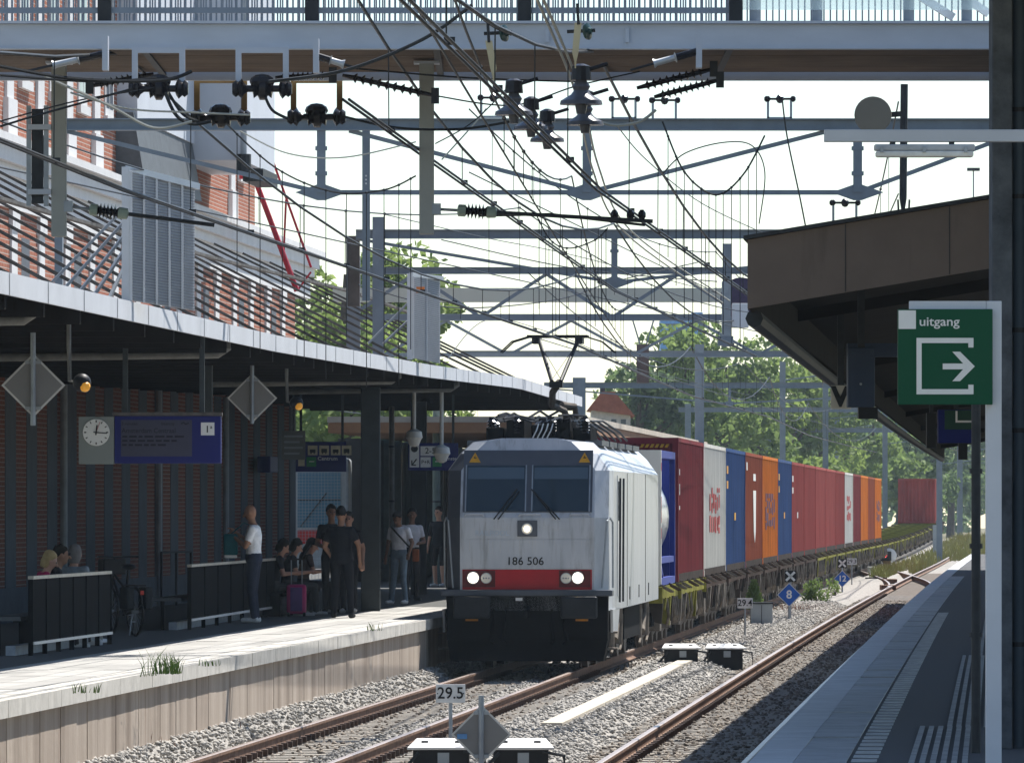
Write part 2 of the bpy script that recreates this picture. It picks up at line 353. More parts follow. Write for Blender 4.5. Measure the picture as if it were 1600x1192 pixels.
dd = [52 + 4 * i for i in range(31)]
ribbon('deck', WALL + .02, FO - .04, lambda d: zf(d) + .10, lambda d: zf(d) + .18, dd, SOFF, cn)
ribbon('roof_felt', WALL + .03, FO - .05, lambda d: zf(d) + .183, lambda d: zf(d) + .225, dd, ROOFG, cn)
d = 52.0
while d < 172:
    e = min(d + 3, 172); m = MB(); m.hexa([T(FO - .03, d + .01, zf(d)), T(FO, d + .01, zf(d)), T(FO, e - .01, zf(e)), T(FO - .03, e - .01, zf(e)), T(FO - .03, d + .01, zf(d) + .22), T(FO, d + .01, zf(d) + .22), T(FO, e - .01, zf(e) + .22), T(FO - .03, e - .01, zf(e) + .22)])
    m.build('fascia_board', FASC, cn)
    MB().hexa(along(WALL + .05, FO - .04, zf(d) - .14, zf(d) + .098, d - .06, d + .06)).build('joist', SOFF, cn)
    MB().box(T(FO + .006, d, zf(d) + .11), (.004, .03, .22)).build('fascia_joint', GREYP, cn)
    d = e
PIPE = M('grey_pipe', (.16, .16, .15), .6, 0, .3, 5)
for dx_, z_ in ((76, 4.55), (95, 4.6), (122, 4.72), (135, 4.8)):
    a = T(FO - .12, dx_, z_ + .25); m = MB(); m.tube([T(FO - .1, dx_, z_ + .3), a, T(FO - .13, dx_, z_ + .08), T(FO - .25, dx_, z_), T(FO - 3.2, dx_, z_ - .04)], .055, 10); m.build('drain_pipe', PIPE, cn, smooth=True)
for o_, dx_ in ((-3.6, 83), (-3.3, 104), (-3.35, 131.5), (-4.6, 158)):
    wd = .34 if dx_ > 130 else .16; z0 = PLAT if dx_ > 130 else 3.62
    MB().box(T(o_, dx_, (z0 + zf(dx_) + .1) / 2), (wd, wd, zf(dx_) + .1 - z0)).build('column' if z0 < 1 else 'hanger_post', DGREY, cn, bevel=.02)
# far canopy beyond the white one
c2 = thing('far_canopy', 'low brown canopy roof with pale edge behind the first containers', 'canopy', T(FO, 176, 0))
d2 = [174 + 6 * i for i in range(12)]
ribbon('roof_slab', -8, -2.0, lambda d: 4.42, lambda d: 4.66, d2, M('brown_roof_edge', (.28, .15, .08), .8, 0, .2, 1), c2)
ribbon('roof_edge', -8.02, -1.95, lambda d: 4.665, lambda d: 4.80, d2, M('beige_roof_edge', (.45, .40, .33), .8, 0, .2, 1), c2)
for q in (184, 200, 216, 232): MB().box(T(-4.2, q, 2.63), (.25, .25, 3.56)).build('column', DGREY, c2)
# ---------------------------------------------------------------- station building
BRK = brickmat('red_brick', (.30, .105, .065), (.36, .14, .085), (.42, .37, .33)); BRKD = brickmat('red_brick_shaded', (.18, .072, .05), (.24, .095, .065), (.29, .25, .22))  # second brick is the same brick darkened for the shade under the canopy
STONE_W = M('pale_stone', (.60, .60, .60), .7, 0, .08, 1.5, .1); PIL = M('grey_pilaster', (.115, .13, .148), .8, 0, .15, 2, spec=.1)
sb = thing('station_building', 'red brick station building with white cornices behind the canopy', 'building', T(WALL - 3, 130, 0))
def fb(name, o0, o1, z0, z1, d0, d1, mat, par=sb, **k): return MB().hexa(along(o0, o1, z0, z1, d0, d1)).build(name, mat, par, **k)
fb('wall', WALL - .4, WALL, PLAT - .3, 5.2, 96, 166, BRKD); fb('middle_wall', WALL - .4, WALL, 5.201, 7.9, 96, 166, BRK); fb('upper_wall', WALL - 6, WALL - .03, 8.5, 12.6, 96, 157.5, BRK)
fb('end_wall', WALL - 6, WALL - .4, 5.2, 7.9, 165.6, 166, BRK); fb('plinth', WALL, WALL + .06, PLAT, PLAT + .55, 96, 165.9, PIL)
d = 97.0
while d < 165:
    fb('pilaster', WALL + .001, WALL + .03, PLAT + .0, 4.9, d, d + 1.25, PIL); d += 2.6
for q in (124.5, 138.5, 150.4):
    MB().tube([T(WALL + .11, q, PLAT), T(WALL + .11, q, 4.9)], .06, 8).build('downpipe', M('pale_pipe', (.33, .36, .38), .5, 0, .2, 4), sb, smooth=True)
fb('frieze', WALL - .3, WALL + .06, 7.4, 7.9, 96, 169, STONE_W)
for i, (z0, z1, pr_) in enumerate(((7.9, 8.08, .12), (8.08, 8.36, .22), (8.36, 8.48, .34))): fb('cornice', WALL - 6, WALL + pr_, z0, z1 - .003, 96, 169.4 + i * .15, STONE_W)
d = 99.0; k = 0
PIL; WIN = glass('window_glass', (.05, .07, .09), .08)
while d < 156:
    if not 132 < d < 150:
        fb('stone_pilaster', WALL - .02, WALL + .03, 8.5, 12.6, d, d + .8, STONE_W); fb('pedestal', WALL - .02, WALL + .07, 8.49, 9.15, d - .15, d + .95, STONE_W)
        wn = fb('window', WALL - .025, WALL + .01, 9.55, 12.2, d + 1.7, d + 2.9, STONE_W)
        fb('pane', WALL + .011, WALL + .014, 9.7, 12.1, d + 1.82, d + 2.26, WIN, wn); fb('pane', WALL + .011, WALL + .014, 9.7, 12.1, d + 2.34, d + 2.78, WIN, wn)
        fb('sill', WALL - .02, WALL + .06, 9.4, 9.55, d + 1.6, d + 3.0, STONE_W, wn)
    d += 3.8; k += 1
d = 98.0
while d < 166:
    fb('stone_column', WALL + .002, WALL + .05, 5.3, 7.4, d, d + .7, STONE_W); fb('capital', WALL + .003, WALL + .08, 7.1, 7.39, d - .1, d + .8, STONE_W)
    if k % 2: fb('niche', WALL + .002, WALL + .02, 5.6, 7.0, d + 1.4, d + 2.4, PIL)
    k += 1; d += 3.4
# white projecting bay with dark slate skirt
by = M('pale_blue_cladding', (.52, .55, .60), .6, 0, .05, 1)
fb('bay', WALL - .02, WALL + 1.25, 9.3, 12.8, 142.5, 148.8, by); fb('bay_back', WALL - 4, WALL + .35, 9.6, 12.8, 133, 142.4, by)
MB().hexa([T(WALL - .01, 132.8, 8.5), T(WALL + .5, 132.8, 8.5), T(WALL + .5, 142.3, 8.5), T(WALL - .01, 142.3, 8.5), T(WALL - .01, 132.8, 9.7), T(WALL + .3, 132.8, 9.7), T(WALL + .3, 142.3, 9.7), T(WALL - .01, 142.3, 9.7)]).build('slate_skirt', M('slate', (.09, .10, .11), .6, 0, .2, 4), sb)
MB().tube([T(WALL + 1.3, 142.3, 9.0), T(WALL + 1.3, 142.3, 12.6)], .06, 8).build('downpipe', GREYP, sb)
MB().tube([T(WALL + 1.3, 142.3, 9.05), T(WALL + 1.3, 142.3, 9.4)], .14, 10).build('hopper', DSTEEL, sb)
fb('bay_sill', WALL + .9, WALL + 1.3, 9.05, 9.298, 146, 148.9, DSTEEL)
# sloping bars above the canopy deck
BAR = M('weathered_bar', (.045, .043, .04), .75, .2, .4, 3, c2=(.15, .14, .13))
rb = thing('roof_bar_frame', 'rows of dark sloping bars rising from the canopy edge to the brick facade', 'roof frame', T(FO - .4, 60, 5))
d = 56.0; k = 0
while d < 167:
    j = random.uniform(-.1, .1); MB().bar(T(FO - .5, d, zf(d) + .26), T(WALL + .28, d + j, 7.85), .035, .042).build('bar', BAR, rb)
    d += 3.7 if d < 128 else 5.5; k += 1
for o_, z_ in ((FO - .5, 0.28), (WALL + 2.6, 2.0)):
    ribbon('purlin', o_ - .05, o_ + .05, lambda d: zf(d) + z_ - .05, lambda d: zf(d) + z_ - .005, [56 + 5 * i for i in range(23)], BAR, rb)
# mesh screens on the canopy edge
MESH = M('perforated_grey_sheet', (.50, .51, .53), .6, .1, .1, 40)
def screen(pxs, py_t, py_b, d, n, label, skew=14):
    a = P(pxs[0], py_b[0], d); t = thing('mesh_screen', label, 'screen', a)
    X0, X1 = pxs
    for i in range(n):
        u0, u1 = i / n, (i + 1) / n
        q = [P(X0 + (X1 - X0) * u, pb, d + 1.2 * u) for u, pb in ((u0, 0), (u1, 0))]
        def pt(u, top): yy = (py_t if top else py_b); return P(X0 + (X1 - X0) * u, yy[0] + (yy[1] - yy[0]) * u, d + 1.2 * u)
        e = .012; MB().poly([pt(u0 + e, 0), pt(u1 - e, 0), pt(u1 - e, 1), pt(u0 + e, 1)], (0, .03, 0)).build('mesh_panel', MESH, t)
        m = MB(); hgt = pt(u0, 1).z - pt(u0, 0).z; rows = int(hgt / .032)
        for r in range(rows):
            z = .02 + r * .032; m.bar(pt(u0 + e * 1.5, 0) + Vector((0, -.012, z)), pt(u1 - e * 1.5, 0) + Vector((0, -.012, z)), .016, .012)
        m.build('louvre_rows', M('louvre_grey', (.30, .31, .33), .6), t)['kind'] = 'stuff'
        MB().bar(pt(u0, 0) + Vector((0, -.02, 0)), pt(u0, 1) + Vector((0, -.02, 0)), .025, .05).build('mullion', M('light_aluminium', (.55, .57, .6), .4, .4, .05, 4), t)
    MB().bar(pt(0, 1) + Vector((-.04, -.02, .03)), pt(1, 1) + Vector((.03, -.02, .03)), .06, .07).build('top_rail', _m['light_aluminium'], t)
    MB().bar(pt(0, 0) + Vector((-.06, 0, -.02)), pt(0, 1) + Vector((-.06, 0, .05)), .09, .06).build('edge_post', _m['light_aluminium'], t)
    return t, pt
t, pt = screen((205, 305), (268, 296), (470, 486), 83.5, 5, 'tall grey louvred screen standing on the canopy edge at left')
for i in range(5): MB().bar(pt(0, 0) + Vector((-.95 + .17 * i, .1, .15 - .04 * i)), pt(0, 0) + Vector((-.02, .35 + .1 * i, 1.12 - .13 * i)), .035, .03).build('brace', STEEL, t)
t, pt = screen((646, 688), (432, 438), (560, 568), 124, 2, 'smaller mesh screen with orange tag on the canopy edge near the pantograph')
for i in range(2): MB().bar(pt(0, 0) + Vector((-.75 + .25 * i, .1, .25)), pt(0, 0) + Vector((-.02, .3, 1.0 - .3 * i)), .04, .03).build('brace', STEEL, t)
MB().box(P(657, 453, 123.8), (.14, .02, .1)).build('orange_tag', M('orange_tag', (.6, .17, .03), .5), t)
# red tubular ladder frame on the far roof
RED = M('red_steel', (.36, .02, .035), .45, 0, .1, 4)
t = thing('red_ladder', 'red tubular access ladder rising above the canopy roof by the building corner', 'ladder', P(465, 455, 150))
MB().tube([P(374, 276, 150), P(393, 276, 150), P(402, 290, 150), P(464, 455, 150)], .055, 8).build('stringer', RED, t, smooth=True)
MB().tube([P(402, 206, 151), P(410, 206, 151), P(486, 418, 151)], .025, 8).build('handrail', RED, t, smooth=True)
for a, b in (((447, 312), (443, 400)), ((464, 455), (486, 425))): MB().tube([P(*a, 150.5), P(*b, 150.5)], .022, 6).build('strut', RED, t)
for i in range(8):
    u = i / 8; MB().tube([P(402 + 62 * u, 290 + 165 * u, 150), P(402 + 62 * u, 290 + 165 * u, 150.6)], .018, 6).build('rung', RED, t)
# ---------------------------------------------------------------- right canopy
DC = 58.0
rc = thing('right_canopy', 'dark brown platform canopy with deep end fascia at upper right', 'canopy', T(5.66, 60, 0))
BRN = grime(M('brown_fascia', (.15, .115, .095), .75, 0, .12, 1.5), (.07, .055, .045), 4, .15, .56, .5); RO = 5.75
def rz(o): return (o - RO) * .165
def rcbox(name, o0, o1, za, zb, d0, d1, mat): return MB().hexa([T(o0, d0, za + rz(o0)), T(o1, d0, za + rz(o1)), T(o1, d1, za + rz(o1)), T(o0, d1, za + rz(o0)), T(o0, d0, zb + rz(o0)), T(o1, d0, zb + rz(o1)), T(o1, d1, zb + rz(o1)), T(o0, d1, zb + rz(o0))]).build(name, mat, rc)
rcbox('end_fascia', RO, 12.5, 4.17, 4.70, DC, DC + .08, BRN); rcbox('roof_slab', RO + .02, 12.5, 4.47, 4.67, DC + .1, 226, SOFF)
rcbox('side_fascia', RO, RO + .05, 4.17, 4.69, DC + .1, 226, SOFF); rcbox('roof_trim', RO - .03, 12.5, 4.705, 4.735, DC - .05, 226, DSTEEL)  # side fascia takes the soffit tone, painting its sunless face dark
m = MB(); m.tube([T(RO + .02, d_, 4.12) for d_ in range(59, 227, 4)], .07, 8); m.build('gutter', DSTEEL, rc, smooth=True)
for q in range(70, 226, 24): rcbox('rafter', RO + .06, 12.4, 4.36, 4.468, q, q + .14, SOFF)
for q in (78, 102, 126, 150, 174, 198, 222): MB().box(T(8.4, q, 2.75), (.22, .22, 3.8)).build('column', DGREY, rc)
[MB().hexa([T(o_ + q_, DC - w_, z_ + rz(o_)) for z_ in (4.175, 4.695) for q_, w_ in ((0, .004), (.006, .004), (.006, -.001), (0, -.001))]).build('sheet_joint', DSTEEL, rc) for o_ in (6.5, 7.3, 8.1)]
for px_, py_ in ((1481, 395), (1226, 440), (1226, 460)): MB().lathe(P(px_, py_, 57.97 - .12 * (px_ - 1168) / 200), (0, -1, 0), [(0, .012), (.012, .010)], 8).build('bolt', DSTEEL, rc)
# bridge column, drain pipe and lamp arm
COL = M('column_concrete', (.065, .075, .09), .85, 0, .35, 4, .4, 20, c2=(.12, .135, .155))  # cool shade put into the concrete as a dark bluish colour
t = thing('bridge_column', 'tall weathered concrete bridge column at the right edge', 'column', (3.66, 57, PLAT))
MB().b2(3.585, 3.735, 55.9, 56.3, PLAT, 9.2).build('shaft', COL, t, bevel=.01); MB().b2(3.87, 4.3, 55.95, 56.3, PLAT, 9.2).build('shaft', COL, t); MB().b2(3.735, 3.87, 56.2, 56.3, PLAT, 9.2).build('web', DSTEEL, t)
t = thing('drain_pipe', 'blue-grey drain pipe clamped in the recess of the bridge column', 'pipe', (3.8, 56.08, PLAT))
MB().tube([(3.80, 56.08, PLAT), (3.80, 56.08, 9.2)], .052, 14).build('pipe', M('bluegrey_pipe', (.055, .08, .11), .5, 0, .12, 3), t, smooth=True)
for z in (1.6, 3.2, 3.95, 4.95, 5.6): MB().tube([(3.80, 56.08, z), (3.80, 56.08, z + .035)], .06, 14).build('clamp', DSTEEL, t)
t = thing('lamp_arm', 'pale steel arm reaching left from the bridge column', 'arm', P(1600, 213, 50))
MB().b2(2.085, 4.2, 49.97, 50.06, P(0, 222, 50).z, P(0, 203, 50).z).build('beam', M('pale_steel', (.46, .48, .52), .45, .2, .06, 2), t, bevel=.004)
t = thing('strip_light', 'sealed white fluorescent strip light under the pale steel arm', 'lamp', P(1444, 236, 50))
a, b = P(1366, 236, 50), P(1523, 236, 50)
MB().b2(a.x, b.x, 49.96, 50.06, P(0, 236, 50).z, P(0, 226, 50).z).build('housing', M('grey_plastic', (.42, .44, .46), .4), t, bevel=.01); MB().b2(a.x + .01, b.x - .01, 49.95, 50.07, P(0, 246, 50).z, P(0, 236.3, 50).z).build('diffuser', M('milky_cover', (.66, .66, .63), .25), t, bevel=.012)
for q in (1378, 1444, 1509): MB().box(P(q, 234, 49.945), (.022, .012, .04)).build('clip', STEEL, t)
for q in (1395, 1487): MB().b2(P(q - 4, 0, 50).x, P(q + 4, 0, 50).x, 49.98, 50.04, P(0, 226, 50).z, P(0, 221.5, 50).z).build('bracket', DSTEEL, t)
# exit sign
t = thing('exit_sign', 'green exit sign with white arrow and lettering on a white steel post', 'sign', (P(1553, 0, 48.1).x, 48.1, PLAT))
WP = M('white_post', (.58, .60, .64), .5, 0, .05, 3); D = 48.0
def sx(px): return (px - 800) * D / F
def sz(py): return HC + (HY - py) * D / F
MB().b2(sx(1542), sx(1566), 48.06, 48.16, PLAT, sz(470)).build('post', WP, t, bevel=.004); MB().b2(sx(1422), sx(1541.5), 48.06, 48.14, sz(500), sz(470)).build('top_frame', WP, t)
MB().b2(sx(1403), sx(1551), 48.0, 48.055, sz(632), sz(483)).build('panel', GREEN, t, bevel=.003)
MB().b2(sx(1404), sx(1431), 47.994, 48.0, sz(514), sz(485)).build('white_square', SWHITE, t)
text_mesh('lettering', 'uitgang', sx(820) - sx(800) , SWHITE, t, LP(t, (sx(1467.5), 47.996, sz(503))), bold=.0008, xs=1.12)
def lines(par, pts, wd, y, name='pictogram', mat=SWHITE):
    m = MB()
    for a, b in zip(pts, pts[1:]): m.bar((sx(a[0]), y, sz(a[1])), (sx(b[0]), y, sz(b[1])), .004, wd, up=Vector((0, 1, 0)).cross(Vector((sx(b[0]) - sx(a[0]), 0, sz(b[1]) - sz(a[1]))).normalized()))
    return m.build(name, mat, par)
W7 = 7.5 * D / F; 
m = MB()
for a in ((1432, 528, 1521, 536), (1432, 608, 1521, 616), (1432, 536, 1440, 608), (1513, 536, 1521, 543), (1513, 601, 1521, 608)): m.b2(sx(a[0]), sx(a[2]), 47.994, 48.0, sz(a[3]), sz(a[1]))
m.build('door_outline', SWHITE, t)
m = MB(); m.b2(sx(1473), sx(1510), 47.994, 48.0, sz(577), sz(568))
for s in (-1, 1): m.poly([(sx(x), 47.994, sz(572.5 + s * y)) for x, y in ((1488, 23), (1500, 23), (1523, 0), (1509, 0))], (0, .006, 0))
m.build('arrow', SWHITE, t)
# dark pole with collars
t = thing('thin_pole', 'thin dark steel pole with collars beside the exit sign post', 'pole', GP(1525, 1176, PLAT)); b = GP(1525, 1176, PLAT)
MB().tube([b, b + Vector((0, 0, 3.3))], .034, 10).build('tube', DSTEEL, t, smooth=True)
for z in (.85, 2.05, 1.5): MB().tube([b + Vector((0, 0, z)), b + Vector((0, 0, z + .035))], .048, 10).build('collar', DSTEEL, t)
# signs hanging under the right canopy
NAVY = M('navy_cabinet', (.03, .045, .08), .5, 0, .1, 2)
def hang(name, label, x0, y0, x1, y1, d, mat, th=.12, drop=None, cat='sign'):
    t = thing(name, label, cat, P((x0 + x1) / 2, y1, d)); a, b = P(x0, y1, d), P(x1, y0, d); MB().b2(a.x, b.x, d, d + th, a.z, b.z).build('case', mat, t, bevel=.006)
    c = (a.x + b.x) / 2; MB().b2(c - .03, c + .03, d + .02, d + .08, b.z, 4.45 + .165 * max(0, c - CX(d) - RO)).build('hanger', DSTEEL, t); return t
t = hang('display_cabinet', 'dark blue-grey display cabinet hanging under the right canopy left of the exit sign', 1325, 543, 1367, 636, 66, NAVY, .3); a = P(1325, 535, 66)
MB().b2(P(1325, 0, 66).x, P(1420, 0, 66).x, 66.05, 66.3, P(0, 557, 66).z, P(0, 536, 66).z).build('arm', NAVY, t); MB().b2(P(1342, 0, 66).x, P(1372, 0, 66).x, 66.05, 66.25, P(0, 654, 66).z, P(0, 636.2, 66).z).build('speaker_box', BLACK, t)
MB().lathe(P(1345, 600, 65.99), (0, -1, 0), [(0, .012), (.01, .01)], 8).build('lock', STEEL, t)
CREAM = M('cream_plate', (.55, .50, .42), .6)
t = hang('letter_sign', 'cream plate with a black letter V hanging under the right canopy', 1298, 602, 1330, 639, 70, CREAM, .02)
text_mesh('letter', 'V', .25, BLACK, t, LP(t, P(1313, 621, 69.99)), bold=.012)
t = hang('blue_sign_box', 'deep blue sign box with green exit panel farther down the right platform', 1466, 640, 1523, 692, 98, BLUE, .2)
MB().b2(P(1476, 0, 98).x, P(1521, 0, 98).x, 97.985, 98, P(0, 671, 98).z, P(0, 641, 98).z).build('green_panel', M('dark_green_panel', (.01, .05, .03), .5), t)
m = MB(); q = lambda x, y: P(x, y, 97.98); m.b2(q(1493, 0).x, q(1496, 0).x, 97.975, 97.985, q(0, 660).z, q(0, 642).z); m.b2(q(1496.2, 0).x, q(1518, 0).x, 97.975, 97.985, q(0, 660).z, q(0, 657).z); m.build('door_outline', SWHITE, t)
MB().b2(P(1498, 0, 98).x, P(1512, 0, 98).x, 98.03, 98.15, P(0, 718, 98).z, P(0, 692.2, 98).z).build('speaker_box', BLACK, t)
t = hang('black_sign_box', 'narrow black box hanging under the far end of the right canopy', 1448, 645, 1463, 700, 110, BLACK, .2, cat='box')
# ---------------------------------------------------------------- footbridge
BD = 66.0; BW = 4.2; zb = P(0, 75, BD).z
br = thing('footbridge', 'pale steel footbridge with brown plank soffit crossing the top of the picture', 'bridge', (0, BD, zb))
PALE = M('pale_blue_steel', (.50, .54, .60), .5, 0, .08, 1.2, streak=3); PLANK = M('brown_planks', (.125, .085, .055), .8, 0, .3, 1.5, streak=1)
X0, X1 = -9.5, 6.5
MB().b2(X0, X1, BD, BD + .12, zb, P(0, 38, BD).z).build('girder', PALE, br); MB().b2(X0, X1, BD - .05, BD + .2, P(0, 38, BD).z + .002, P(0, 33.5, BD).z).build('top_flange', PALE, br)
MB().b2(X0, X1, BD - .03, BD + .14, zb - .012, zb - .001).build('bottom_flange', PALE, br)
y = BD + .2; k = 0
while y < BD + BW - .1:
    MB().b2(X0, X1, y + .004, y + .226, zb + .02 + random.uniform(0, .006), zb + .07).build('soffit_plank', PLANK, br); y += .23
MB().b2(X0, X1, BD + BW, BD + BW + .12, zb - .045, zb + .25).build('far_girder', PALE, br)
x = X0 + 1
while x < X1: MB().b2(x, x + .06, BD + .2, BD + BW, zb - .0, zb + .018).build('cross_beam', DSTEEL, br); x += 2.6
RAILG = M('railing_bluegrey', (.22, .26, .31), .5, .2, .12, 2); z0 = P(0, 33, BD).z
bars = MB(); x = X0
while x < P(1150, 0, BD).x: bars.b2(x, x + .014, BD + .05, BD + .064, z0, z0 + 1.05); x += .045
bars.build('railing_bars', RAILG, br)['kind'] = 'stuff'
MB().b2(X0, P(1150, 0, BD).x, BD + .03, BD + .09, z0 + .07, z0 + .12).build('lower_rail', RAILG, br)
for px_ in (-160, 163, 487, 820, 1150): c = P(px_, 0, BD).x; MB().b2(c - .06, c + .06, BD, BD + .14, z0 + .002, z0 + 1.1).build('railing_post', DSTEEL, br)
MB().b2(P(1152, 0, BD).x, X1, BD + .05, BD + .065, z0 + .10, z0 + 1.1).build('glass_panel', glass('bridge_glass', (.75, .9, .92), .05, .3), br)
for px_ in (1180, 1278, 1421, 1512): c = P(px_, 0, BD).x; MB().b2(c - .045, c + .045, BD + .1, BD + .2, z0, z0 + 1.2).build('railing_post', RAILG, br)
for a, b in (((1430, -10), (1490, 28)), ((1500, -8), (1545, 22))): MB().bar(P(*a, BD + .3), P(*b, BD + .3), .06, .07).build('brace', PALE, br)
for px_ in (855, 980): MB().b2(P(px_ - 3, 0, BD).x, P(px_ + 3, 0, BD).x, BD - .03, BD - .001, P(0, 67, BD).z, P(0, 45, BD).z).build('stiffener', PALE, br)
MB().b2(2.3, 9, 49.5, 62, 6.95, 7.15).build('shade_slab', PLANK, br)  # unseen slab overhead, added to keep the near right platform in shade
# back railing of the bridge
bars = MB(); x = X0
while x < X1: bars.b2(x, x + .014, BD + BW + .05, BD + BW + .064, z0, z0 + 1.05); x += .06
bars.build('far_railing_bars', RAILG, br)['kind'] = 'stuff'
# ---------------------------------------------------------------- insulators and hardware
def shed(p, ax, n, pitch, r0, r1):
    prof = []; 
    for i in range(n): t = i * pitch; prof += [(t, r0), (t + pitch * .15, r0), (t + pitch * .45, r1), (t + pitch * .6, r1 * .92), (t + pitch * .75, r0)]
    return prof
def post_insulator(frame_mat, x0, x1, yt, yb, d, label, mid):
    t = thing('section_insulator', label, 'insulator', P((x0 + x1) / 2, yt, d), group='insulator assemblies hung from the bridge'); s = d / F
    a, b = P(x0, yt, d), P(x1, yt, d); m = MB(); w_ = 9 * s
    m.b2(a.x, a.x + w_, d, d + .06, P(0, yb, d).z, a.z); m.b2(b.x - w_, b.x, d, d + .06, P(0, yb, d).z, b.z); m.b2(a.x + w_, b.x - w_, d, d + .06, a.z - w_, a.z); m.build('frame', frame_mat, t)
    c = P(x0 - 5, yb + 2, d - .05); L = (x1 - x0 + 10) * s; m = MB()
    m.lathe(c, (1, 0, 0), [(0, .05), (L * .06, .075), (L * .1, .06), (L * .16, .09), (L * .2, .05), (L * .26, .03), (L * .34, .03), (L * .36, .085), (L * .42, .06), (L * .46, .1), (L * .56, .1), (L * .6, .06), (L * .66, .085), (L * .68, .03), (L * .78, .03), (L * .8, .06), (L * .84, .09), (L * .9, .06), (L * .94, .075), (L, .05)], 12)
    m.build('insulator', INSUL, t, smooth=True); m = MB(); m.ball(c + Vector((L * .5, 0, .06)), (.11, .09, .07)); m.build('clamp', INSUL, t); return t
RUSTY = M('ochre_steel', (.20, .13, .05), .7, .1, .3, 6)
post_insulator(PALE, 206, 289, 74, 137, 65.6, 'black insulator bar in a white U frame under the bridge, leftmost of four', 0)
post_insulator(RUSTY, 303, 386, 121, 182, 70.4, 'black insulator bar in a brown U frame, left of the two lower ones', 0)
post_insulator(PALE, 368, 451, 74, 137, 65.6, 'black insulator bar in a white U frame, right of the two upper ones', 0)
post_insulator(RUSTY, 454, 535, 121, 181, 70.4, 'black insulator bar in a brown U frame, rightmost of the four', 0)
def bell(px, py, d, s, label, arm=1):
    t = thing('bell_insulator', label, 'insulator', P(px, py, d), group='bell insulators at the wire crossing'); p = P(px, py, d)
    MB().lathe(p + Vector((0, 0, .14 * s)), (0, 0, -1), [(0, .05 * s), (.06 * s, .09 * s), (.10 * s, .07 * s), (.14 * s, .10 * s), (.2 * s, .2 * s), (.24 * s, .21 * s), (.245 * s, .06 * s), (.33 * s, .045 * s)], 16).build('bell', M('grey_porcelain', (.10, .10, .11), .25), t, smooth=True)
    MB().lathe(p + Vector((0, 0, .3 * s)), (0, 0, -1), [(0, .03 * s), (.02, .09 * s), (.16 * s, .1 * s), (.161 * s, .04 * s)], 12).build('cap', INSUL, t)
    MB().tube([p + Vector((.0, 0, .22 * s)), p + Vector((.26 * s * arm, 0, .3 * s))], .022 * s, 6).build('arm', INSUL, t)
for i, (px_, py_, s_, lb) in enumerate(((803, 166, .75, 'bell insulator upper left of the wire crossing'), (830, 190, .68, 'bell insulator below the upper left one'), (855, 209, .68, 'lowest bell insulator of the diagonal three'), (908, 148, .85, 'large bell insulator at the centre of the wire crossing'), (914, 182, .75, 'dark bell insulator right under the large central one'))): bell(px_, py_, 61 + i * .4, s_, lb)
def paddle(pts, disc, d, label):
    t = thing('warning_paddle', label, 'paddle', P(*pts[0], d), group='paddles on the near wires'); top, bot = pts
    MB().poly([P(top[0] - 6, top[1], d), P(top[0] + 5, top[1], d), P(bot[0] + 5, bot[1] - 25, d), P(bot[0] + 1.5, bot[1] - 10, d), P(bot[0] + 1, bot[1], d), P(bot[0] - 1, bot[1], d), P(bot[0] - 1.5, bot[1] - 10, d), P(bot[0] - 5, bot[1] - 25, d)], (0, .02, 0)).build('blade', M('cream_fibreglass', (.55, .48, .30), .6, 0, .1, 4), t)
    MB().tube([P(top[0], top[1] + 3, d), P(top[0] - 2, top[1] - 30, d)], .012, 6).build('rod', DSTEEL, t)
    g_ = thing('disc_insulator', label.replace('paddle', 'glass disc insulator').replace('hanging from', 'beside the paddle on'), 'insulator', P(*disc, d + .1), group='green discs beside the paddles'); MB().lathe(P(disc[0] - 4, disc[1], d + .1), (1, -.5, .1), [(0, .02), (.01, .065), (.03, .07), (.04, .03), (.06, .02)], 16).build('disc', M('bottle_green', (.02, .05, .045), .2), g_, smooth=True); MB().tube([P(disc[0] + 12, disc[1] - 2, d + .1), P(disc[0] - 32, disc[1], d + .1)], .016, 6).build('pin', DSTEEL, g_)
paddle(((764, 64), (771, 132)), (788, 53), 60, 'cream pointed paddle hanging from the wires left of the centre')
paddle(((904, 36), (899, 107)), (918, 50), 60, 'cream pointed paddle hanging from the wires right of the centre')
def turnbuckle(a, b, d, label):
    t = thing('tension_rod', label, 'rod', P(*a, d), group='tension rods under the bridge'); pa, pb = P(*a, d), P(*b, d); L = (pb - pa).length; dr = (pb - pa) / L
    MB().tube([pa, pa + dr * L * .34], .012, 6).build('rod', DSTEEL, t); MB().lathe(pa + dr * L * .34, dr, [(0, .045), (.03, .03), (L * .3, .028), (L * .32, .05), (L * .34, .02)], 10).build('sleeve', M('bright_zinc', (.45, .47, .48), .4, .4), t, smooth=True)
    MB().tube([pa + dr * L * .67, pb], .032, 8).build('strap', INSUL, t)
    MB().box(pb, (.05, .2, .3)).build('bracket', PALE, t)
turnbuckle((40, 112), (165, 84), 65.2, 'zinc tension rod under the bridge at far left'); turnbuckle((560, 108), (494, 88), 65.2, 'zinc tension rod under the bridge right of the U frames')
turnbuckle((985, 110), (1092, 80), 65.2, 'zinc tension rod under the bridge right of the wire crossing')
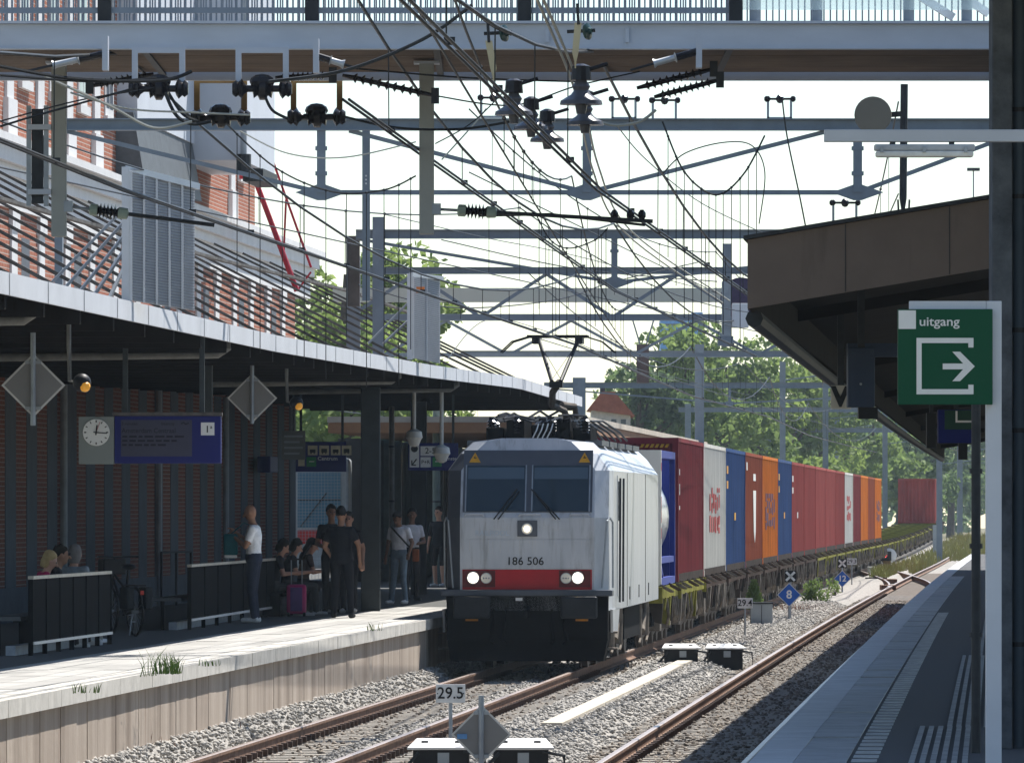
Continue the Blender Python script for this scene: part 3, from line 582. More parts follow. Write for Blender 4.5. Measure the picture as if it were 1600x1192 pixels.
for a, b, lb in (((430, 122), (520, 118), 'black strain insulator string under the bridge at left centre'), ((535, 118), (680, 150), 'long black strain insulator string slanting down to the right'), ((995, 138), (1115, 108), 'black strain insulator string slanting up to the right'), ((1022, 152), (1125, 125), 'lower black strain insulator string slanting up to the right'), ((240, 116), (140, 135), 'black strain insulator string at the leftmost U frame')):
    t = thing('strain_insulator', lb, 'insulator', P(*a, 67), group='strain insulators under the bridge'); pa, pb = P(*a, 67), P(*b, 67); L = (pb - pa).length; dr = (pb - pa) / L
    prof = [(0, .015)]
    for i in range(9): q = L * (.12 + .085 * i); prof += [(q, .022), (q + L * .03, .048), (q + L * .04, .022)]
    MB().lathe(pa, dr, prof + [(L, .015)], 8).build('string', INSUL, t); MB().box(pb, (.07, .07, .14)).build('shackle', DSTEEL, t)
# drop posts hung from the bridge
def droppost(x0, x1, yb, ins_y, x_end, y_end, label, d=68.0):
    t = thing('drop_post', label, 'post', P((x0 + x1) / 2, yb, d)); s = d / F; a = P(x0, yb, d); b = P(x1, 0, d)
    MB().b2(a.x, b.x, d, d + .15, a.z, zb).build('post', M('pale_olive_paint', (.36, .37, .34), .6, 0, .08, 2), t, bevel=.008); MB().b2(a.x - .05, b.x + .05, d - .05, d + .2, zb - .02, zb - .0).build('cap_plate', PALE, t)
    i0 = P(x1 + 4, ins_y, d + .05); dr = Vector((1, 0, (y_end - ins_y) / (x1 - x_end) * 1.0)).normalized()
    MB().box(i0, (.08, .12, .1)).build('clamp', STEEL, t); MB().tube([i0, i0 + dr * .2], .015, 6).build('eye_rod', STEEL, t); q = i0 + dr * .2
    prof = [(0, .04), (.07, .045)] 
    for k in range(5): prof += [(.08 + k * .033, .03), (.09 + k * .033, .075), (.105 + k * .033, .03)]
    MB().lathe(q, dr, prof + [(.25, .045), (.33, .04)], 12).build('insulator', INSUL, t, smooth=True); MB().lathe(q - dr * .01, dr, [(0, .03), (.01, .055), (.075, .055), (.08, .02)], 12).build('insulator_cap', PGREEN, t); MB().lathe(q + dr * .25, dr, [(0, .03), (.01, .055), (.09, .05), (.1, .02)], 12).build('insulator_cap', PGREEN, t)
    MB().tube([q + dr * .33, P(x_end, y_end, d + .05)], .018, 8).build('registration_tube', DSTEEL, t); return t
t = droppost(80, 103, 370, 323, 335, 352, 'pale drop post with ladder bracket and insulator at upper left')
m = MB(); [m.b2(P(q, 0, 68).x, P(q + 7, 0, 68).x, 68.02, 68.1, P(0, 322, 68).z, P(0, 165, 68).z) for q in (41, 68)]; m.build('side_rail', STEEL, t)
for yy in (195, 296): MB().b2(P(44, 0, 68).x, P(80, 0, 68).x, 67.95, 68.12, P(0, yy + 8, 68).z, P(0, yy, 68).z).build('bracket', PALE, t)
MB().b2(P(49, 0, 68).x, P(67, 0, 68).x, 68.04, 68.07, P(0, 318, 68).z, P(0, 170, 68).z).build('weight_mesh', DSTEEL, t)
droppost(655, 678, 366, 327, 1020, 346, 'pale drop post with insulator and long registration tube at upper centre')
t = thing('registration_tube', 'dark thin tubes ending in small insulators right of the centre drop post', 'tube', P(760, 333, 68)); MB().tube([P(750, 337, 68.2), P(860, 335, 68.2), P(1008, 352, 68.2)], .014, 6).build('tube', DSTEEL, t)
for px_ in (960, 985, 1003): MB().lathe(P(px_ - 6, 336, 68.2), (1, 0, 0), [(0, .02), (.02, .05), (.05, .05), (.07, .02)], 10).build('knob', INSUL, t)
# ---------------------------------------------------------------- overhead-line gantries
GST = M('gantry_steel', (.19, .225, .265), .55, .3, .15, 2)
def gantry(d, yb, x0, x1, label, posts=(), legs=(), diag=True, h=.22, drop=1.0, zig=False):
    a, b = P(x0, yb, d), P(x1, yb, d); t = thing('overhead_gantry', label, 'gantry', a, group='overhead line gantries'); z = a.z
    MB().b2(a.x, b.x, d - .012, d + .012, z - h / 2 + .015, z + h / 2 - .015).build('web', GST, t)
    for q in (z - h / 2, z + h / 2 - .015): MB().b2(a.x, b.x, d - .09, d + .09, q, q + .015).build('flange', GST, t)
    zl = z - drop
    if posts:
        for px_ in posts:
            c = P(px_, 0, d).x; MB().b2(c - .055, c + .055, d - .05, d + .05, zl, z - h / 2 - .001).build('queen_post', GST, t)
            for q in (.25, .62): MB().b2(c - .075, c + .075, d - .06, d + .06, zl + drop * q, zl + drop * q + .05).build('collar', GST, t)
            MB().poly([(c - .33, d - .03, zl), (c - .05, d - .03, zl + .1), (c + .05, d - .03, zl + .1), (c + .33, d - .03, zl), (c + .05, d - .03, zl - .1), (c - .05, d - .03, zl - .1)], (0, .06, 0)).build('gusset', GST, t)
        cs = [P(q, 0, d).x for q in posts]; MB().bar((cs[0], d, zl), (cs[-1], d, zl), .035, .06).build('lower_tie', GST, t)
        if diag:
            mids = [a.x] + cs + [b.x]
            for i, c in enumerate(cs):
                for e in (mids[i], mids[i + 2]):
                    if len(cs) == 3 and i != 1 and e == cs[1]: continue
                    m_ = e + (.35 if e < c else -.35) * (1 if e in cs else 0); MB().bar((c, d + .03, zl), (m_, d + .03, z - h / 2), .035, .055).build('tie_rod', GST, t)
    if zig:
        n = zig; MB().b2(a.x, b.x, d - .06, d + .06, zl - .05, zl + .05).build('lower_chord', GST, t)
        for i in range(n):
            u0 = a.x + (b.x - a.x) * i / n; u1 = a.x + (b.x - a.x) * (i + .5) / n; u2 = a.x + (b.x - a.x) * (i + 1) / n
            MB().bar((u0, d + .02, zl), (u1, d + .02, z - h / 2), .04, .07).build('lattice', GST, t); MB().bar((u1, d + .02, z - h / 2), (u2, d + .02, zl), .04, .07).build('lattice', GST, t)
    for px_, wd in legs:
        c = P(px_, 0, d).x; MB().b2(c - wd / 2, c + wd / 2, d - .095, d + .095 + wd / 2, 5.05 if c < CX(d) - 1.9 and d < 170 else PLAT - .3, z + .3).build('leg', GST, t)
    return t
gantry(95, 195, 100, 1600, 'nearest overhead gantry beam right behind the footbridge', (502, 917, 1340), ((92, .1), (1590, .2)), h=.15, drop=.86)
gantry(132, 366, 556, 1570, 'second overhead gantry with a short queen post at its middle', (960,), ((591, .2), (1562, .2)), h=.16, drop=.85)
gantry(153, 423, 545, 1575, 'third overhead gantry of lattice girder behind the second', (), ((552, .28), (1568, .2)), h=.14, drop=.95, zig=5)
gantry(190, 496, 600, 1575, 'fourth overhead gantry with lattice bracing lower down', (), ((1568, .2),), h=.17, drop=.95, zig=5)
gantry(234, 553, 720, 1580, 'fifth overhead gantry crossing in front of the tree', (), ((1093, .28), (1574, .25)), h=.2, drop=.5)
gantry(290, 602, 850, 1590, 'sixth overhead gantry far down the line', (1140,), ((905, .5), (1585, .25)), h=.22, drop=.7)
gantry(380, 640, 1060, 1590, 'seventh overhead gantry small in the distance', (), ((1075, .3), (1585, .3)), h=.25, drop=.8)
gantry(500, 672, 1180, 1590, 'farthest overhead gantry in the blue haze', (), ((1200, .35), (1585, .35)), h=.3, drop=.9)
t = thing('cross_beam', 'cream horizontal beam between the third and fourth gantries', 'beam', P(420, 461, 162)); MB().b2(P(520, 0, 162).x, P(1170, 0, 162).x, 162, 162.3, P(0, 472, 162).z, P(0, 450, 162).z).build('beam', M('cream_beam', (.55, .56, .50), .6, 0, .12, 1, c2=(.50, .54, .47)), t); MB().b2(P(1130, 0, 162).x, P(1144, 0, 162).x, 162.31, 162.5, P(0, 541, 162).z, P(0, 380, 162).z).build('mast', GST, t)
# slim perforated post left of centre
t = thing('perforated_post', 'slim perforated steel post hanging below the nearest gantry', 'post', P(572, 470, 96)); c = P(572, 0, 96).x; MB().b2(c - .05, c + .05, 96, 96.08, P(0, 470, 96).z, P(0, 204, 96).z).build('post', GST, t)
for yy in range(275, 292, 6): MB().box(P(572, yy, 95.995), (.02, .01, .02)).build('hole', SWHITE, t)
t = thing('channel_post', 'dark rusted channel post beside the second gantry leg', 'post', P(552, 475, 133)); c = P(552, 0, 133).x; MB().b2(c - .11, c + .11, 133.2, 133.4, P(0, 478, 133).z, P(0, 368, 133).z).build('post', M('rusted_channel', (.10, .085, .075), .8, 0, .3, 3), t); MB().b2(c - .13, c - .111, 133.15, 133.4, P(0, 478, 133).z, P(0, 368, 133).z).build('flange', STEEL, t)
def topbracket(px, py, d, label):
    t = thing('wire_bracket', label, 'bracket', P(px, py, d), group='small insulator brackets on the gantries'); s = d / F; m = MB()
    for q in (-18, 18): m.bar(P(px + q, py, d), P(px + q, py - 30, d), .03, .03)
    m.bar(P(px - 19, py - 1, d), P(px + 19, py - 1, d), .03, .03); m.build('frame', STEEL, t); MB().lathe(P(px - 24, py - 31, d), (1, 0, 0), [(0, .02), (.02, .04), (.06, .04), (.08, .015), (.15, .015), (.17, .05), (.2, .06), (.23, .05), (.25, .015), (.33, .015), (.35, .04), (.38, .04), (.4, .02)], 10).build('insulator', INSUL, t)
for a in ((975, 186, 95, 'insulator bracket on the nearest gantry just right of its middle'), (1218, 186, 95, 'insulator bracket on the nearest gantry left of the dish'), (1038, 188, 95.4, 'insulator bracket second right of the gantry middle'), (1320, 348, 96, 'insulator bracket above the right canopy roof'), (770, 184, 95, 'insulator bracket on the nearest gantry left of its middle')): topbracket(*a)
# dish antenna
t = thing('dish_antenna', 'round grey dish antenna on a dark mast above the right canopy', 'antenna', P(1412, 330, 90)); c = P(1412, 0, 90)
MB().tube([P(1411, 330, 90), P(1411, 310, 90), P(1413, 132, 90)], [.02, .045, .045], 10).build('mast', DSTEEL, t); MB().lathe(P(1364, 180, 90), (-.05, -1, .0), [(-.12, .05), (-.1, .2), (.0, .225), (.03, .22), (.035, .05)], 28).build('dish', M('khaki_cover', (.17, .155, .125), .6, 0, .06, 2), t, smooth=True)
MB().bar(P(1385, 180, 90.1), P(1412, 178, 90.05), .08, .06).build('arm', DSTEEL, t)
for q in (-9, 9): MB().tube([P(1412 + q, 312, 90), P(1412 + q * .9, 330, 90)], .012, 6).build('prong', DSTEEL, t)
# tension-weight boxes and signal cabinet on the masts
t = thing('signal_cabinet', 'white cabinet with violet round hood on the mast by the right canopy', 'cabinet', P(1150, 520, 150)); MB().b2(P(1144, 0, 150).x, P(1170, 0, 150).x, 150, 150.3, P(0, 512, 150).z, P(0, 474, 150).z).build('box', WHITE, t, bevel=.01); MB().lathe(P(1158, 466, 151.2), (0, 1, 0), [(0, .05), (.01, .42), (.06, .42), (.07, .05)], 24).build('hood', M('violet_hood', (.06, .045, .09), .6), t); MB().b2(P(1122, 0, 150).x, P(1146, 0, 150).x, 150.05, 150.25, P(0, 540, 150).z, P(0, 525, 150).z).build('bracket', GST, t); MB().b2(P(1128, 0, 150).x, P(1142, 0, 150).x, 150.05, 150.2, P(0, 524.8, 150).z, P(0, 440, 150).z).build('riser', STEEL, t)
t = thing('weight_box', 'brown tension weight box hanging beside the wires right of the pantograph', 'weight', P(1005, 598, 200)); MB().b2(P(995, 0, 200).x, P(1014, 0, 200).x, 200, 200.3, P(0, 598, 200).z, P(0, 538, 200).z).build('box', M('brown_weight', (.10, .075, .075), .8, 0, .3, 4), t); [MB().bar(P(q, 538, 200.1), P(q + 12 * s_, 498, 200.1), .04, .04).build('hanger', GST, t) for q, s_ in ((1000, -1), (1010, 1))]
# ---------------------------------------------------------------- catenary wires
def wire(pts, r, name, parent, mat=WIRE, n=5): return MB().tube(pts, r * 1.15, n, cap=False).build(name, mat, parent)
def catenary(off, sup, label, zc=5.52, top=1.25):
    t = thing('overhead_wires', label, 'overhead wire', T(off, sup[1], zc), group='overhead wires above the tracks')
    for a, b, za, zb_ in zip(sup, sup[1:], (1, -1) * 10, (-1, 1) * 10):
        n = max(6, int((b - a) / 5)); ca = []; me = []
        for i in range(n + 1):
            u = i / n; d = a + (b - a) * u; o = off + .25 * (za + (zb_ - za) * u); ca.append(T(o, d, zc)); me.append(T(o * .98 + off * .02, d, zc + .25 + (top - .25) * (2 * u - 1) ** 2))
        wire(ca, .011, 'contact_wire', t); wire([p + Vector((.05, 0, 0)) for p in ca], .011, 'contact_wire', t); wire(me, .013, 'messenger_wire', t)
        for i in range(1, n): wire([ca[i], me[i]], .0045, 'dropper', t, n=4); MB().box(ca[i] + Vector((.02, 0, .02)), (.07, .03, .05)).build('dropper_clip', DSTEEL, t)
catenary(0, [14, 68, 132, 190, 234, 290, 380], 'overhead wires above the locomotive track, from upper left to the pantograph')
catenary(TR2, [10, 68, 132, 190, 234, 290, 380], 'overhead wires above the right-hand track, crossing the centre top')
catenary(-12.5, [120, 190, 234, 290], 'overhead wires above a further track behind the station building', 5.6)
catenary(2.2, [60, 112, 160], 'slanting crossover wires between the two tracks', 5.9, 1.0)
def crossover(o0, o1, d0, d1, z0, label, sag=.8):
    t = thing('crossover_wires', label, 'overhead wire', T(o0, d0, z0), group='wires crossing between the tracks'); n = int((d1 - d0) / 3.2); a = []; b = []
    for i in range(n + 1): u = i / n; d = d0 + (d1 - d0) * u; o = o0 + (o1 - o0) * u; a.append(T(o, d, z0)); b.append(T(o, d, z0 + .3 + sag * (2 * ((u * 2) % 1) - 1) ** 2))
    wire(a, .008, 'contact_wire', t); wire(b, .009, 'messenger_wire', t)
    for i in sorted(random.sample(range(1, n), int(n * .55))): wire([a[i], b[i]], .004, 'dropper', t, n=4); MB().ball(b[i], .02, 6, 4).build('bead', DSTEEL, t)
crossover(4.3, .3, 40, 150, 5.75, 'wire pair drifting from the right track over to the locomotive track'); crossover(-3.5, 4.4, 62, 165, 6.1, 'wire pair drifting from the left canopy over to the right track'); crossover(6.5, 2.0, 90, 230, 6.4, 'upper wire pair from the right canopy towards the train'); crossover(1.0, 3.2, 95, 200, 6.9, 'highest wire pair between the first gantries', .5); crossover(-.6, 1.2, 132, 290, 5.7, 'wire pair above the containers')
PALEW = M('pale_cable', (.38, .38, .33), .6, 0, .1, 4)
def spl(pts, k=8):
    out = []; p = [pts[0]] + list(pts) + [pts[-1]]
    for i in range(1, len(p) - 2):
        for j in range(k):
            u = j / k; out.append(tuple(.5 * (2 * p[i][q] + (p[i + 1][q] - p[i - 1][q]) * u + (2 * p[i - 1][q] - 5 * p[i][q] + 4 * p[i + 1][q] - p[i + 2][q]) * u * u + (3 * p[i][q] - p[i - 1][q] - 3 * p[i + 1][q] + p[i + 2][q]) * u ** 3) for q in (0, 1)))
    return out + [tuple(pts[-1])]
def cable(pts, d, r, label, mat=WIRE, drops=None, d2=None):
    t = thing('feeder_cable', label, 'cable', P(*pts[0], d), group='loose cables and jumpers under the bridge'); q = spl(pts); n = len(q); d2 = d2 or d
    w3 = [P(*p, d + (d2 - d) * i / (n - 1)) for i, p in enumerate(q)]; wire(w3, r, 'cable', t, mat)
    if drops:
        for i in range(3, n - 2, 3): p = w3[i]; wire([p, p + Vector((0, 0, -drops * random.uniform(.8, 1.2)))], .0045, 'dropper', t, n=4); MB().ball(p, .018, 6, 4).build('bead', DSTEEL, t)
for a in (([(0, 104), (120, 124), (250, 126), (300, 112)], 64, .014, 'black cable from the left edge to the first U frame'), ([(0, 118), (150, 128), (245, 122)], 64.3, .010, 'thin black cable just under the one from the left edge'), ([(70, 120), (170, 165), (240, 200), (300, 190)], 64.5, .011, 'pale cable sagging left of the U frames', PALEW), ([(110, 145), (200, 170), (300, 176), (390, 180)], 65, .008, 'thin pale cable passing behind the U frames', PALEW),
          ([(258, 145), (275, 180), (300, 194), (330, 190)], 65.3, .014, 'black jumper loop between the left upper and lower insulators'), ([(262, 143), (285, 178), (310, 190)], 65.8, .012, 'second black jumper loop beside the left one'), ([(412, 145), (425, 172), (450, 186)], 65.5, .012, 'black jumper loop between the right upper and lower insulators'), ([(535, 182), (620, 200), (720, 202), (800, 190)], 66.5, .010, 'long jumper sagging from the rightmost insulator to the centre'),
          ([(375, 205), (450, 240), (540, 246), (650, 222)], 92, .008, 'thin pale wire sagging below the nearest gantry at left', PALEW), ([(345, 185), (430, 262), (520, 300), (600, 297), (650, 275)], 88, .009, 'beaded wire sagging across the gap left of the centre post', WIRE, 2.0), ([(690, 250), (740, 195), (760, 170)], 88, .008, 'short wire rising to the centre crossing', PALEW),
          ([(1035, 190), (1065, 262), (1100, 298), (1130, 302), (1165, 268), (1195, 212)], 90, .010, 'beaded wire sagging in a deep bow right of the centre', WIRE, 1.7), ([(1222, 155), (1230, 215), (1250, 310), (1262, 372)], 90, .009, 'beaded wire dropping towards the right canopy roof'), ([(1035, 272), (1070, 240), (1130, 223), (1175, 228), (1195, 270), (1186, 350)], 91, .007, 'thin arched jumper above the deep bow'), ([(835, 330), (860, 375), (890, 388), (930, 375), (950, 356)], 100, .008, 'small beaded bow below the centre gusset', WIRE, 1.1),
          ([(965, 198), (1010, 250), (1100, 320), (1240, 385)], 90, .007, 'thin wire slanting from the centre to the right canopy', WIRE, None, 130), ([(845, -10), (905, 135), (935, 260), (985, 360), (1140, 470)], 48, .010, 'paired wire falling steeply from the top centre', PALEW, None, 120), ([(835, -10), (895, 132), (925, 262), (975, 362), (1130, 474)], 48, .010, 'left twin of the steep paired wire', PALEW, None, 120),
          ([(738, 8), (660, 62), (540, 110), (420, 128)], 62, .014, 'black rod-like wire from the paddle down left to the insulators'), ([(728, 8), (770, 40), (800, 54)], 60, .014, 'short black wire from the paddle knot to the green disc'), ([(920, 185), (960, 196), (1000, 190), (1025, 172)], 66, .012, 'pale jumper looping right of the bell insulators', PALEW), ([(560, 108), (700, 120), (800, 125), (900, 128)], 67, .007, 'thin taut wire below the bridge left of centre'), ([(680, 150), (800, 165), (900, 135), (1000, 112)], 66.5, .006, 'thin taut wire through the bell insulators'),
          ([(680, 225), (740, 190), (800, 130)], 80, .006, 'thin wire rising right of the centre drop post'), ([(0, 190), (120, 158), (240, 138)], 65.2, .006, 'thin wire from the left edge up to the strain insulators'), ([(0, 198), (20, 192), (60, 180), (240, 130)], 65.8, .009, 'dark wire with clamp at the left edge'), ([(600, 335), (760, 372), (900, 400), (1165, 470)], 110, .007, 'long thin wire across the second gantry', WIRE, None, 160), ([(690, 375), (900, 420), (1120, 440)], 134, .01, 'dark wire across the second gantry to the white cabinet', WIRE, None, 150),
          ([(560, 445), (700, 480), (860, 470), (960, 440), (1090, 410)], 128, .010, 'wire rising right over the pantograph', WIRE, .25, 150), ([(700, 560), (760, 500), (860, 520), (1000, 575), (1180, 620)], 140, .008, 'thin wire past the pantograph towards the trees', WIRE, None, 220)): cable(*a)
# ---------------------------------------------------------------- locomotive
def local_thing(name, label, cat, d, off=0., z=0., L=0., group=None):
    dm = d + L / 2; a = math.atan(CS(dm)); p = T(off, dm, z) - Vector((math.sin(a), math.cos(a), 0)) * L / 2
    return thing(name, label, cat, p, -a, group)
LD = 122.3; LL = 17.4
lo = local_thing('locomotive', 'white and silver electric locomotive with red band and raised pantograph', 'locomotive', LD, L=LL)
LW = M('loco_white', (.40, .43, .47), .38, .1, .0, 2.2, c2=(.56, .58, .61), streak=.22, bump=.05); LSIDE = M('loco_silver', (.42, .45, .49), .34, .5, .0, 1.6, c2=(.56, .58, .62), streak=.2); LGREY = M('loco_dark_grey', (.075, .085, .105), .4, .2, .15, 2)
grime(LW, (.13, .12, .105), 8, .10, .52, .45); grime(LSIDE, (.2, .19, .18), 4, .08, .56, .4); LRED = M('loco_red', (.42, .012, .02), .4, 0, .1, 3); LBLK = M('loco_underframe', (.006, .006, .007), .85, 0, .35, 4, spec=.05); DIRT = M('dirty_metal', (.15, .13, .11), .8, .1, .45, 5, spec=.08)
WS = glass('windscreen', (.010, .026, .040), .06)
def rake(z): return 0 if z < 2.5 else (z - 2.5) * .38
def loc_section(t, w_):
    zs = [(w_, .98), (w_, 1.3), (w_, 2.5), (w_, 3.27), (w_ - .2, 3.55), (w_ - .4, 3.74), (.45, 3.80)]
    R_ = [(x, z) for x, z in zs]; return R_ + [(-x, z) for x, z in reversed(R_)]
secs = [(0, 1.10), (.25, 1.32), (.75, 1.37), (1.6, 1.38), (LL - 1.6, 1.38), (LL - .75, 1.37), (LL - .25, 1.32), (LL, 1.10)]
m = MB(); vs = []; fs = []; n = 14
for t_, w_ in secs:
    for x, z in loc_section(t_, w_):
        yy = t_ + rake(z) * max(0, 1 - t_ / 1.6) - rake(z) * max(0, 1 - (LL - t_) / 1.6); vs.append((x, yy, z))
for i in range(len(secs) - 1):
    for j in range(n): fs.append((i * n + j, i * n + (j + 1) % n, (i + 1) * n + (j + 1) % n, (i + 1) * n + j))
for b in (0, (len(secs) - 1) * n):
    for j in range(6): fs.append((b + j, b + j + 1, b + 12 - j, b + 13 - j))
m.add(vs, fs); body = m.build('body', LW, lo, world=False); body.data.materials.append(LSIDE); body.data.materials.append(LGREY)
for p in body.data.polygons:
    if abs(p.normal.x) > .9 and 1.0 < p.center.y < LL - 1: p.material_index = 1
    if p.center.z > 3.6 and p.normal.z > .8: p.material_index = 2
    if p.normal.x < -.5 and p.center.y < 1.7: p.material_index = 2  # left cab corner takes dark grey as its painted shaded side
def fp(name, x0, x1, z0, z1, mat, th=.012, off=0., par=lo, n=1):
    m = MB(); zs = [z0] + [z for z in (2.5,) if z0 < z < z1] + [z1]
    for a, b in zip(zs, zs[1:]):
        ya, yb = rake(a) - off, rake(b) - off
        m.hexa([Vector(q) for q in ((x0, ya - th, a), (x1, ya - th, a), (x1, ya, a), (x0, ya, a), (x0, yb - th, b), (x1, yb - th, b), (x1, yb, b), (x0, yb, b))])
    return m.build(name, mat, par, world=False)
fz = lambda py: HC + (HY - py) / 95.7
fx = lambda px: (px - 823) / 95.7
fp('windscreen_surround', -1.06, 1.06, fz(800), fz(703), LGREY, .012)
for x0, x1 in ((727, 819), (831, 919)):
    w_ = fp('windscreen', fx(x0), fx(x1), fz(798), fz(727), WS, .01, .013); fp('sun_blind', fx(x0 + 2), fx(x1 - 2), fz(748), fz(730), glass('blue_blind', (.06, .095, .13), .25), .003, .0235, w_)
    mm = MB()
    for a, b, c, e in ((x0 - 2, x0, 799, 726), (x1, x1 + 2, 799, 726)): mm.hexa([Vector(q) for q in ((fx(a), rake(fz(c)) - .04, fz(c)), (fx(b), rake(fz(c)) - .04, fz(c)), (fx(b), rake(fz(c)) - .012, fz(c)), (fx(a), rake(fz(c)) - .012, fz(c)), (fx(a), rake(fz(e)) - .04, fz(e)), (fx(b), rake(fz(e)) - .04, fz(e)), (fx(b), rake(fz(e)) - .012, fz(e)), (fx(a), rake(fz(e)) - .012, fz(e)))])
    mm.build('window_trim', STEEL, w_, world=False)
YEL = M('warning_yellow', (.60, .30, .02), .5)
for px_ in (739, 911):
    tz = fz(715); y = rake(tz) - .03; q = fx(px_); tr = MB().poly([(q - .095, rake(tz - .08) - .028, tz - .075), (q + .095, rake(tz - .08) - .028, tz - .075), (q, rake(tz + .09) - .028, tz + .09)], (0, .01, 0)).build('warning_triangle', YEL, lo, world=False)
    MB().poly([(q + .012, y - .002, tz + .05), (q - .03, y - .002, tz - .015), (q, y - .002, tz - .01), (q - .012, y - .002, tz - .06), (q + .03, y - .002, tz + .01), (q, y - .002, tz + .008)], (0, .006, 0)).build('bolt_mark', BLACK, tr, world=False)
def rk(px, py, o=.05): return (fx(px), rake(fz(py)) - o, fz(py))
for a, b in (((771, 811), (806, 764)), ((778, 811), (810, 767)), ((874, 811), (833, 768)), ((868, 811), (829, 764))): MB().tube([rk(*a), rk(*b)], .011, 6).build('wiper', BLACK, lo, world=False)
for px_ in (741, 772, 823, 878, 905): pass
for a, b in ((725, 755), (810, 845), (890, 920)): MB().tube([rk(a, 806, .02), rk(a + 2, 803, .05), rk(b - 2, 803, .05), rk(b, 806, .02)], .014, 6).build('grab_rail', LW, lo, world=False)
fp('upper_panel', -1.02, 1.02, fz(841), fz(809), LW, .008); fp('number_panel', -1.03, 1.03, fz(888), fz(843), LW, .010)
for a, b, c, e in ((757, 786, 815, 826), (860, 889, 815, 826), (788, 798, 812, 822), (847, 857, 812, 822)): fp('hatch', fx(a), fx(b), fz(e), fz(c), LW, .008, .009)
hl = fp('top_light_box', fx(808), fx(839), fz(838), fz(813), LGREY, .03, .009)
LAMP = glow('headlight', (1, .93, .80), 5.0); LAMP2 = glow('dim_light', (.5, .48, .42), .12); LAMP3 = glow('lit_lens', (.95, .86, .72), .9)
def lamp(px, py, r, mat, par, name='light', y=-.04):
    c = (fx(px), rake(fz(py)) + y, fz(py)); rim = MB().lathe(c, (0, 1, 0), [(0, r * 1.12), (.02, r * 1.15), (.03, r)], 16).build(name, STEEL, par, world=False); MB().lathe((c[0], c[1] - .012, c[2]), (0, 1, 0), [(0, r * .5), (.004, r * .95), (.011, r)], 16).build('lens', mat, rim, world=False)
lamp(823, 826, .085, LAMP2, hl, 'top_light', -.05); MB().ball((fx(823), -.068, fz(826)), .045, 8, 6).build('bulb', LAMP, hl, world=False)
rb_ = fp('red_band', -1.06, 1.06, fz(921), fz(889.5), LRED, .012)
for a, b, l1, l2 in ((722, 773, 738.5, 759), (873, 922, 902.5, 884)):
    bx = fp('headlight_box', fx(a), fx(b), fz(917), fz(891), M('dark_red', (.10, .008, .012), .35), .012, .013); lamp(l1, 902.5, .092, LAMP3, bx); lamp(l2, 903, .08, LAMP2, bx)
    for k_ in range(9): q_ = k_ * 2 * math.pi / 8; r_ = .058 if k_ < 8 else 0; MB().ball((fx(l1) + r_ * math.cos(q_), -.055, fz(902.5) + r_ * math.sin(q_)), .019, 6, 4).build('led', LAMP, bx, world=False)
    for k_ in range(3): MB().ball((fx(l2) + (k_ - 1) * .045, -.053, fz(903)), .015, 6, 4).build('led', STEEL, bx, world=False)
text_mesh('number', '186 506', .185, BLACK, lo, (fx(820), -.018, fz(877)), depth=.003, bold=.001, xs=1.02)
text_mesh('faded_lettering', 'RAILPOOL', .12, M('faded_blue', (.42, .50, .58), .5), lo, (fx(768), -.012, fz(833)), depth=.002)
ST = M('dirt_streaks', (.50, .50, .49), .6, 0, .2, 9)
for i in range(26):
    px_ = random.choice((random.gauss(823, 28), random.uniform(725, 920), random.gauss(775, 14))); py_ = random.choice((812, 844)); L = random.uniform(4, 22); fp('dirt_streak', fx(px_), fx(px_) + random.uniform(.003, .008), fz(py_ + L), fz(py_), ST, .0012, .0105)
# lower front
MB().b2(-1.4, 1.4, -.16, .3, 1.22, 1.32).build('footstep', LGREY, lo, world=False, bevel=.015); MB().b2(-1.32, 1.32, .0, .9, .5, 1.22).build('buffer_beam', LBLK, lo, world=False)
MB().hexa([Vector(q) for q in ((-1.25, -.05, .16), (1.25, -.05, .16), (1.25, .8, .16), (-1.25, .8, .16), (-1.32, .06, .55), (1.32, .06, .55), (1.32, .8, .55), (-1.32, .8, .55))]).build('snow_plough', LBLK, lo, world=False)
for s in (-1, 1):
    bf = MB().tube([(s * .875, .1, 1.04), (s * .875, -.45, 1.04)], .12, 12).build('buffer', LBLK, lo, world=False, smooth=True); MB().b2(s * .875 - .3, s * .875 + .3, -.52, -.45, .86, 1.22).build('buffer_head', M('greasy_black', (.012, .015, .02), .5, .1, .3, 5), bf, world=False, bevel=.05)
    MB().box((s * .9, -.1, .83), (.2, .1, .03)).build('orange_marker', M('orange_marker', (.45, .18, .02), .5), lo, world=False)
hk = MB().tube([(0, .1, 1.04), (0, -.25, 1.04), (0, -.36, .98), (0, -.30, .88)], .045, 8).build('coupling_hook', LBLK, lo, world=False); MB().box((-.12, -.2, 1.17), (.11, .02, .05)).build('label_plate', SWHITE, lo, world=False)
for x in (-.55, -.35, .4, .6): MB().tube([(x, .02, 1.0), (x, -.14, .8), (x * 1.1, -.1, .5), (x, .02, .45)], .025, 6).build('brake_hose', LBLK, lo, world=False)
